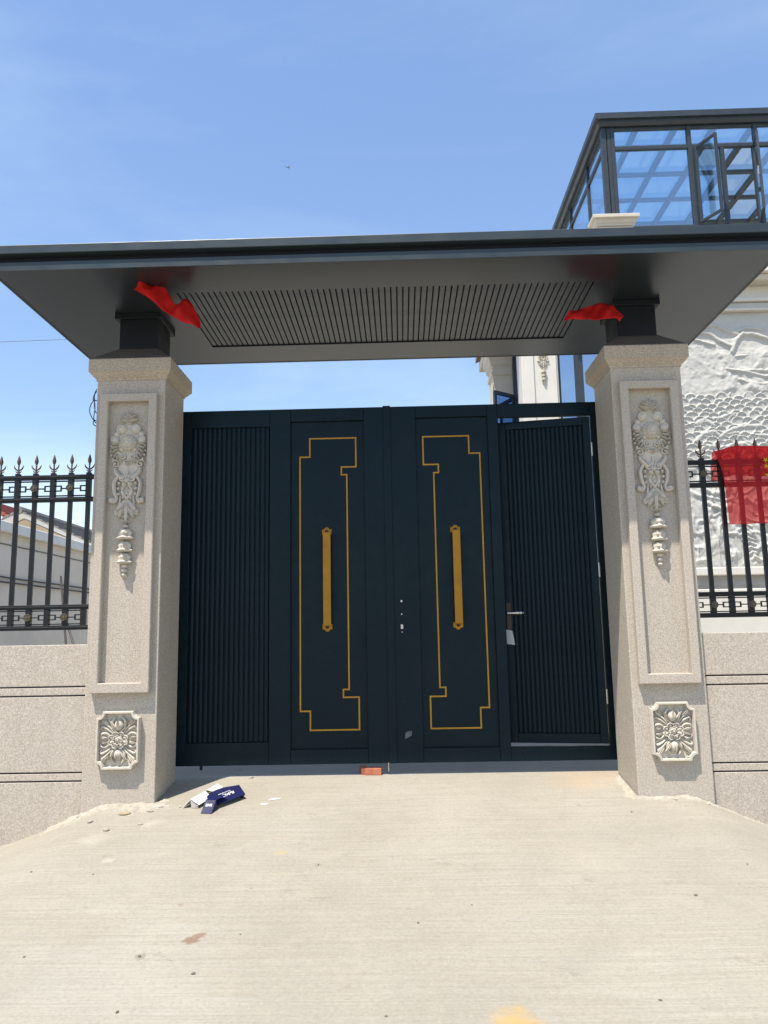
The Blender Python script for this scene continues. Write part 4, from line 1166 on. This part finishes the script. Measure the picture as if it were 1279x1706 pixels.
# fallen poles leaning on the neighbour's wall
for i, (a, b_, lab) in enumerate((((101, 960), (110, 1080), 'thin brown pole leaning on the grey wall, left of two'), ((109, 1030), (124, 1080), 'thin brown pole leaning on the grey wall, right of two'))):
    p0, p1 = at(*a, 5.0), at(*b_, 4.7)
    d = (p1-p0)
    p2 = p0 + d*((0.0-p0.z)/d.z)
    o = MB().tube([p0, p2], .018, 8, Vector((0, -1, .2))).build('leaning_pole', plain('pole_brown_%d' % i, (.07, .06, .055), .7), smooth=True)
    tag(o, lab, 'pole')

# ------------------------------------------------------------------ loose cables on the left pillar, overhead wire, bird
c = MB()
for pts in ([(161,648),(156,660),(155,666),(158,667),(163,668)], [(161,652),(157,660),(158,680),(156,695),(158,703),(163,706)], [(158,664),(151,675),(149,685),(153,696),(157,700),(163,702)], [(157,668),(158,684),(163,690)], [(156,700),(155,706),(158,709),(163,711)]):
    q = cr([tuple(at(a, b_, -.28 + .01*math.sin(a+b_))) for a, b_ in pts], 6); c.tube(q, .004, 6)
tag(c.build('cable_bundle', M['cable'], smooth=True), 'thin tangled cables sticking out behind the left pillar', 'cable')
q0, q1 = at(-60, 572, 13), at(110, 562, 13)
q1 = q0 + (q1-q0)*6
n = 30
o = MB().tube([q0.lerp(q1, i/n) - Vector((0, 0, .6*math.sin(math.pi*i/n)*.2)) for i in range(n+1)], .006, 5, Vector((0, 0, 1))).build('overhead_wire', M['cable'])
tag(o, 'faint overhead wire crossing the sky at the left', 'wire')
bp = at(481, 279, 14)
bm_ = MB(); bsz = .017
body = [(t_, r) for t_, r in ((-4.2, .05), (-3, .35), (-1, .9), (1, 1.0), (2.2, .75), (3.0, .55), (3.6, .1))]
bm_.loft([[(math.cos(k*math.pi/4)*r*.55*bsz*1.0 + 0, math.sin(k*math.pi/4)*r*.55*bsz, -t_*bsz*.9) for k in range(8)] for t_, r in body])
for s_, w_ in ((-1, 1.0), (1, .45)):
    W_ = [(0, .9), (3.2, 2.2), (7.2*w_, 4.6*w_+.5), (3.4*w_, .8), (0, -.7)]
    lo = [(s_*u*bsz, .01, v*bsz) for u, v in W_]; hi = [(x_, y_-.012, z_) for x_, y_, z_ in lo]
    bm_.loft([lo, hi])
for s_ in (-1, 1):
    bm_.loft([[(0, -.003, -2.8*bsz*-1*-1), (s_*.5*bsz, -.003, 3.0*bsz*-1), (s_*1.2*bsz, -.003, -5.6*bsz)], [(0, .003, -2.8*bsz), (s_*.5*bsz, .003, -3.0*bsz), (s_*1.2*bsz, .003, -5.6*bsz)]])
bo = bm_.build('flying_bird', M['bird'], smooth=True); bo.location = bp; bo.rotation_euler = (0, math.radians(-14), 0); bo.scale = (.9,)*3
tag(bo, 'small dark bird flying in the clear blue sky', 'bird')

# ------------------------------------------------------------------ small things on the ground
def brick(x, y, rz, size, label):
    a, b_, h = size; m_ = MB()
    nx_, ny_, nz_ = 6, 5, 4      # slightly worn faces
    m_.box(-a/2, a/2, -b_/2, b_/2, 0, h)
    o = m_.build('brick', M['brick'], bevel=.005, seg=2); o.location = (x, y, gz(x, y) - .002); o.rotation_euler = (0, 0, rz)
    tag(o, label, 'brick', 'bricks under the gate')
bx_ = at(622, 1285, 0).x
brick(bx_, .045, math.radians(-3), (.135, .11, .056), 'red brick lying in the sun at the foot of the gate')
brick(bx_-.085, .10, math.radians(10), (.055, .17, .054), 'dark brick half hidden in shade under the gate')

def sheet(mb, P, th=.002):
    P = [Vector(p) for p in P]; nrm = (P[1]-P[0]).cross(P[2]-P[0]).normalized()*th
    mb.loft([[tuple(p) for p in P], [tuple(p-nrm) for p in P]])
# navy carton: a tilted lid with side walls, end flap folded forward, printed marks
A, Bq = onground(333, 1354), onground(411, 1333)
A, Bq = onground(352, 1352), onground(408, 1331)
dirv = Vector((Bq.x-A.x, Bq.y-A.y, 0)); Lc = dirv.length; dirv.normalize(); nv = Vector((-dirv.y, dirv.x, 0))
def cpt(u, v, h, o=None):
    p = (o or A) + dirv*u + nv*v; return Vector((p.x, p.y, gz(p.x, p.y) + h))
ct = thing('navy_carton', 'torn navy blue printed carton lying open on the concrete', 'carton', tuple(cpt(0, 0, 0)))
off = cpt(0, 0, 0)
def cpart(polys, name, mat, th=.003, parent=None):
    m_ = MB()
    for P in polys: sheet(m_, [p-off for p in P], th)
    return m_.build(name, mat, parent or ct)
h0, h1, wd = .030, .085, .15
cpart([[cpt(0, 0, h0), cpt(Lc, -.005, h0+.005), cpt(Lc+.01, wd*.55, h1), cpt(.02, wd*.55, h1)],
       [cpt(.02, wd*.552, h1), cpt(Lc+.01, wd*.552, h1), cpt(Lc-.06, wd*1.25, h1-.02), cpt(.16, wd*1.15, h1-.015)]], 'lid_panel', M['navy'])
cpart([[cpt(0, 0, h0-.003), cpt(.02, wd*.55, h1-.003), cpt(.03, wd*.58, .012), cpt(.012, .02, .002)]], 'inner_wall', M['card_white'])
cpart([[cpt(Lc-.004, 0, h0+.002), cpt(Lc+.006, wd*.55, h1-.004), cpt(Lc+.004, wd*.58, .004), cpt(Lc-.01, .02, .002)]], 'end_wall', M['navy'])
fA = onground(334, 1356)
fo = lambda u, v, h: Vector((fA.x+u, fA.y+v, gz(fA.x+u, fA.y+v)+h))
cpart([[fo(0, 0, .004), fo(.078, -.012, .004), fo(.092, .065, .070), fo(.016, .075, .070)], [fo(.016, .076, .070), fo(.092, .066, .070), fo(.15, .15, .078), fo(.05, .165, .075)]], 'end_flap', M['navy'])
cpart([[fo(.079, -.010, .006), fo(.093, .066, .068), fo(.10, .075, .002)]], 'flap_side', M['navy'])
def marks(P0, U, Vv, n, name):
    m_ = MB(); nn = U.cross(Vv).normalized()*.0022
    if nn.z < 0: nn = -nn
    seq = [(0, .05, 0, 1), (.07, .11, .1, .9), (.14, .22, .55, 1), (.14, .22, 0, .4), (.25, .28, 0, 1), (.30, .38, .05, .95), (.41, .44, 0, 1), (.46, .55, .3, .7), (.57, .62, 0, 1), (.65, .68, .1, 1), (.70, .79, .5, 1), (.81, .85, 0, 1), (.88, .97, .05, .9)]
    for a, b_, c_, d_ in seq:
        P = [P0 + U*a + Vv*c_ + nn, P0 + U*b_ + Vv*c_ + nn, P0 + U*b_ + Vv*d_ + nn, P0 + U*a + Vv*d_ + nn]
        sheet(m_, [p-off for p in P], .0006)
    m_.build(name, M['card_white'], ct)
l0, l1, l2 = cpt(0, 0, h0), cpt(Lc, -.005, h0+.005), cpt(.02, wd*.55, h1)
marks(l0 + (l1-l0)*.34 + (l2-l0)*.42, (l1-l0)*.40, (l2-l0)*.24, 0, 'lettering')
marks(l0 + (l1-l0)*.30 + (l2-l0)*.74, (l1-l0)*.36, (l2-l0)*.06, 0, 'lettering')
g0, g1, g2 = fo(0, 0, .004), fo(.078, -.012, .004), fo(.016, .075, .070)
marks(g0 + (g1-g0)*.2 + (g2-g0)*.50, (g1-g0)*.62, (g2-g0)*.22, 0, 'lettering')

# white folded card behind it
Wa, Wb = onground(304, 1347), onground(352, 1319)
dv = Vector((Wb.x-Wa.x, Wb.y-Wa.y, 0)); Lw = dv.length; dv.normalize(); nw = Vector((dv.y, -dv.x, 0))
def wp(u, v, h):
    p = Wa + dv*u + nw*v; return Vector((p.x, p.y, gz(p.x, p.y) + h))
wt = thing('white_folded_card', 'white folded cardboard sheet lying behind the navy carton', 'cardboard', tuple(wp(0, 0, 0)))
off2 = wp(0, 0, 0)
def wpart(polys, name, mat, th=.003):
    m_ = MB()
    for P in polys: sheet(m_, [p-off2 for p in P], th)
    return m_.build(name, mat, wt)
wpart([[wp(.0, 0, .004), wp(Lw, 0, .004), wp(Lw, .055, .062), wp(.02, .055, .062)], [wp(.02, .0555, .062), wp(Lw*.55, .0555, .062), wp(Lw*.5, .125, .028), wp(.03, .120, .024)],
       [wp(Lw*.6, .0555, .062), wp(Lw, .0555, .062), wp(Lw*.97, .14, .030), wp(Lw*.64, .12, .050)]], 'folded_panel', M['card_white'])
wpart([[wp(.021, .054, .058), wp(.022, .120, .022), wp(.03, .115, .003), wp(.024, .062, .004)]], 'end_tab', M['card_grey'])
wpart([[wp(Lw*.52, .126, .030), wp(Lw*.80, .135, .032), wp(Lw*.78, .20, .012), wp(Lw*.56, .19, .010)]], 'torn_flap', M['card_grey'])

def lump(name, mat, px, py, r, label, cat, group=None, sq=(1, 1, .5), seed=0, rz=0.0, sink=.25):
    p = onground(px, py); bm = bmesh.new(); bmesh.ops.create_icosphere(bm, subdivisions=2, radius=1)
    for v in bm.verts:
        k = 1 + .35*mnoise.noise(v.co*1.3 + Vector((seed*3.7, seed, 0))); v.co = Vector((v.co.x*r*sq[0]*k, v.co.y*r*sq[1]*k, v.co.z*r*sq[2]*k))
    me = bpy.data.meshes.new(name); bm.to_mesh(me); bm.free(); me.materials.append(mat)
    o = bpy.data.objects.new(name, me); col.objects.link(o); o.location = (p.x, p.y, gz(p.x, p.y) + r*sq[2]*(1-2*sink)); o.rotation_euler = (0, 0, rz)
    return tag(o, label, cat, group)
lump('white_scrap', M['card_white'], 458, 1332, .045, 'longer white scrap of foam right of the navy carton', 'scrap', None, (1.1, .22, .16), 2, .35)
lump('white_scrap', M['card_white'], 440, 1340, .030, 'shorter white scrap of foam right of the navy carton', 'scrap', None, (1.0, .35, .18), 4, .1)
lump('stone_chip', M['stone_chip'], 207, 1357, .042, 'flat tan stone chip at the foot of the left pillar', 'stone', None, (1.1, .55, .28), 6, .25)
peb = [(52,1453,7), (40,1595,6), (232,1594,9), (322,1623,9), (195,1687,8), (400,1557,5), (1159,1492,10), (1245,1440,6), (1100,1667,7), (1052,1353,7), (696,1538,7), (786,1508,5), (418,1480,4), (530,1441,6), (643,1694,6), (155,1457,5)]
for i, (a, b_, r) in enumerate(peb):
    lump('pebble', M['pebble'], a, b_, 0.0010*r, 'small dark pebble lying loose on the pale concrete', 'pebble', 'pebbles scattered on the ramp', (1.1, .8, .6), i, i*1.1)
for i, (a, b_, r) in enumerate([(418,1296,8), (400,1283,5), (150,1370,10), (176,1383,12), (250,1352,9), (268,1345,8), (132,1361,8), (1125,1332,7), (1093,1328,6), (1180,1340,6), (233,1374,7), (300,1345,6)]):
    lump('mortar_crumb', M['mortar'], a, b_, .0022*r, 'pale crumb of mortar lying near the foot of the pillars', 'mortar crumb', 'mortar crumbs by the pillars', (1.2, .8, .45), i+30, i*.7)

# spilled mortar along the pillar feet: rough low skirts
def skirt(name, pts, wid, hgt, label, seed):
    m_ = MB(); n, k = 150, 22; P = [Vector((a, b_, 0)) for a, b_ in pts]
    cum = [0]
    for a, b_ in zip(P[:-1], P[1:]): cum.append(cum[-1] + (b_-a).length)
    vs = []
    for i in range(n):
        s_ = cum[-1]*i/(n-1); j = max(q for q in range(len(cum)-1) if cum[q] <= s_ + 1e-9); f = (s_-cum[j])/(cum[j+1]-cum[j])
        p = P[j].lerp(P[j+1], f); d = (P[j+1]-P[j]).normalized(); nn = Vector((d.y, -d.x, 0))
        wloc = wid*(.45 + .75*(mnoise.noise((s_*3.1, seed, 0))+.5)) * min(1, min(i, n-1-i)/10 + .05)
        for q in range(k):
            v_ = q/(k-1); c_ = p + nn*wloc*v_
            hh = hgt*(1-v_)**1.3*(.5 + .8*abs(mnoise.noise((c_.x*9, c_.y*9, seed)))) + .022*max(0, mnoise.noise((c_.x*15, c_.y*15, seed+2))-.05)*(1-v_)**.5 + .007*mnoise.noise((c_.x*55, c_.y*70, seed+2))
            vs.append((c_.x, c_.y, gz(c_.x, c_.y) + hh - .004 - .01*(v_ > .98)))
    m_.add(vs, [(i*k+q, i*k+q+1, (i+1)*k+q+1, (i+1)*k+q) for i in range(n-1) for q in range(k-1)])
    o = m_.build(name, M['mortar'], smooth=True, angle=35)
    return tag(o, label, 'mortar', None, 'stuff')
skirt('spilled_mortar', [(-2.62, -.555), (-2.42, -.56), (-2.37, -.60), (-1.80, -.595), (-1.74, -.50)], .32, .016, 'rough spilled mortar along the foot of the left pillar', 3)
skirt('spilled_mortar', [(1.79, -.10), (1.78, -.58), (1.83, -.605), (2.37, -.605), (2.42, -.555), (2.8, -.555)], .10, .016, 'pale mortar fillet along the foot of the right pillar', 9)
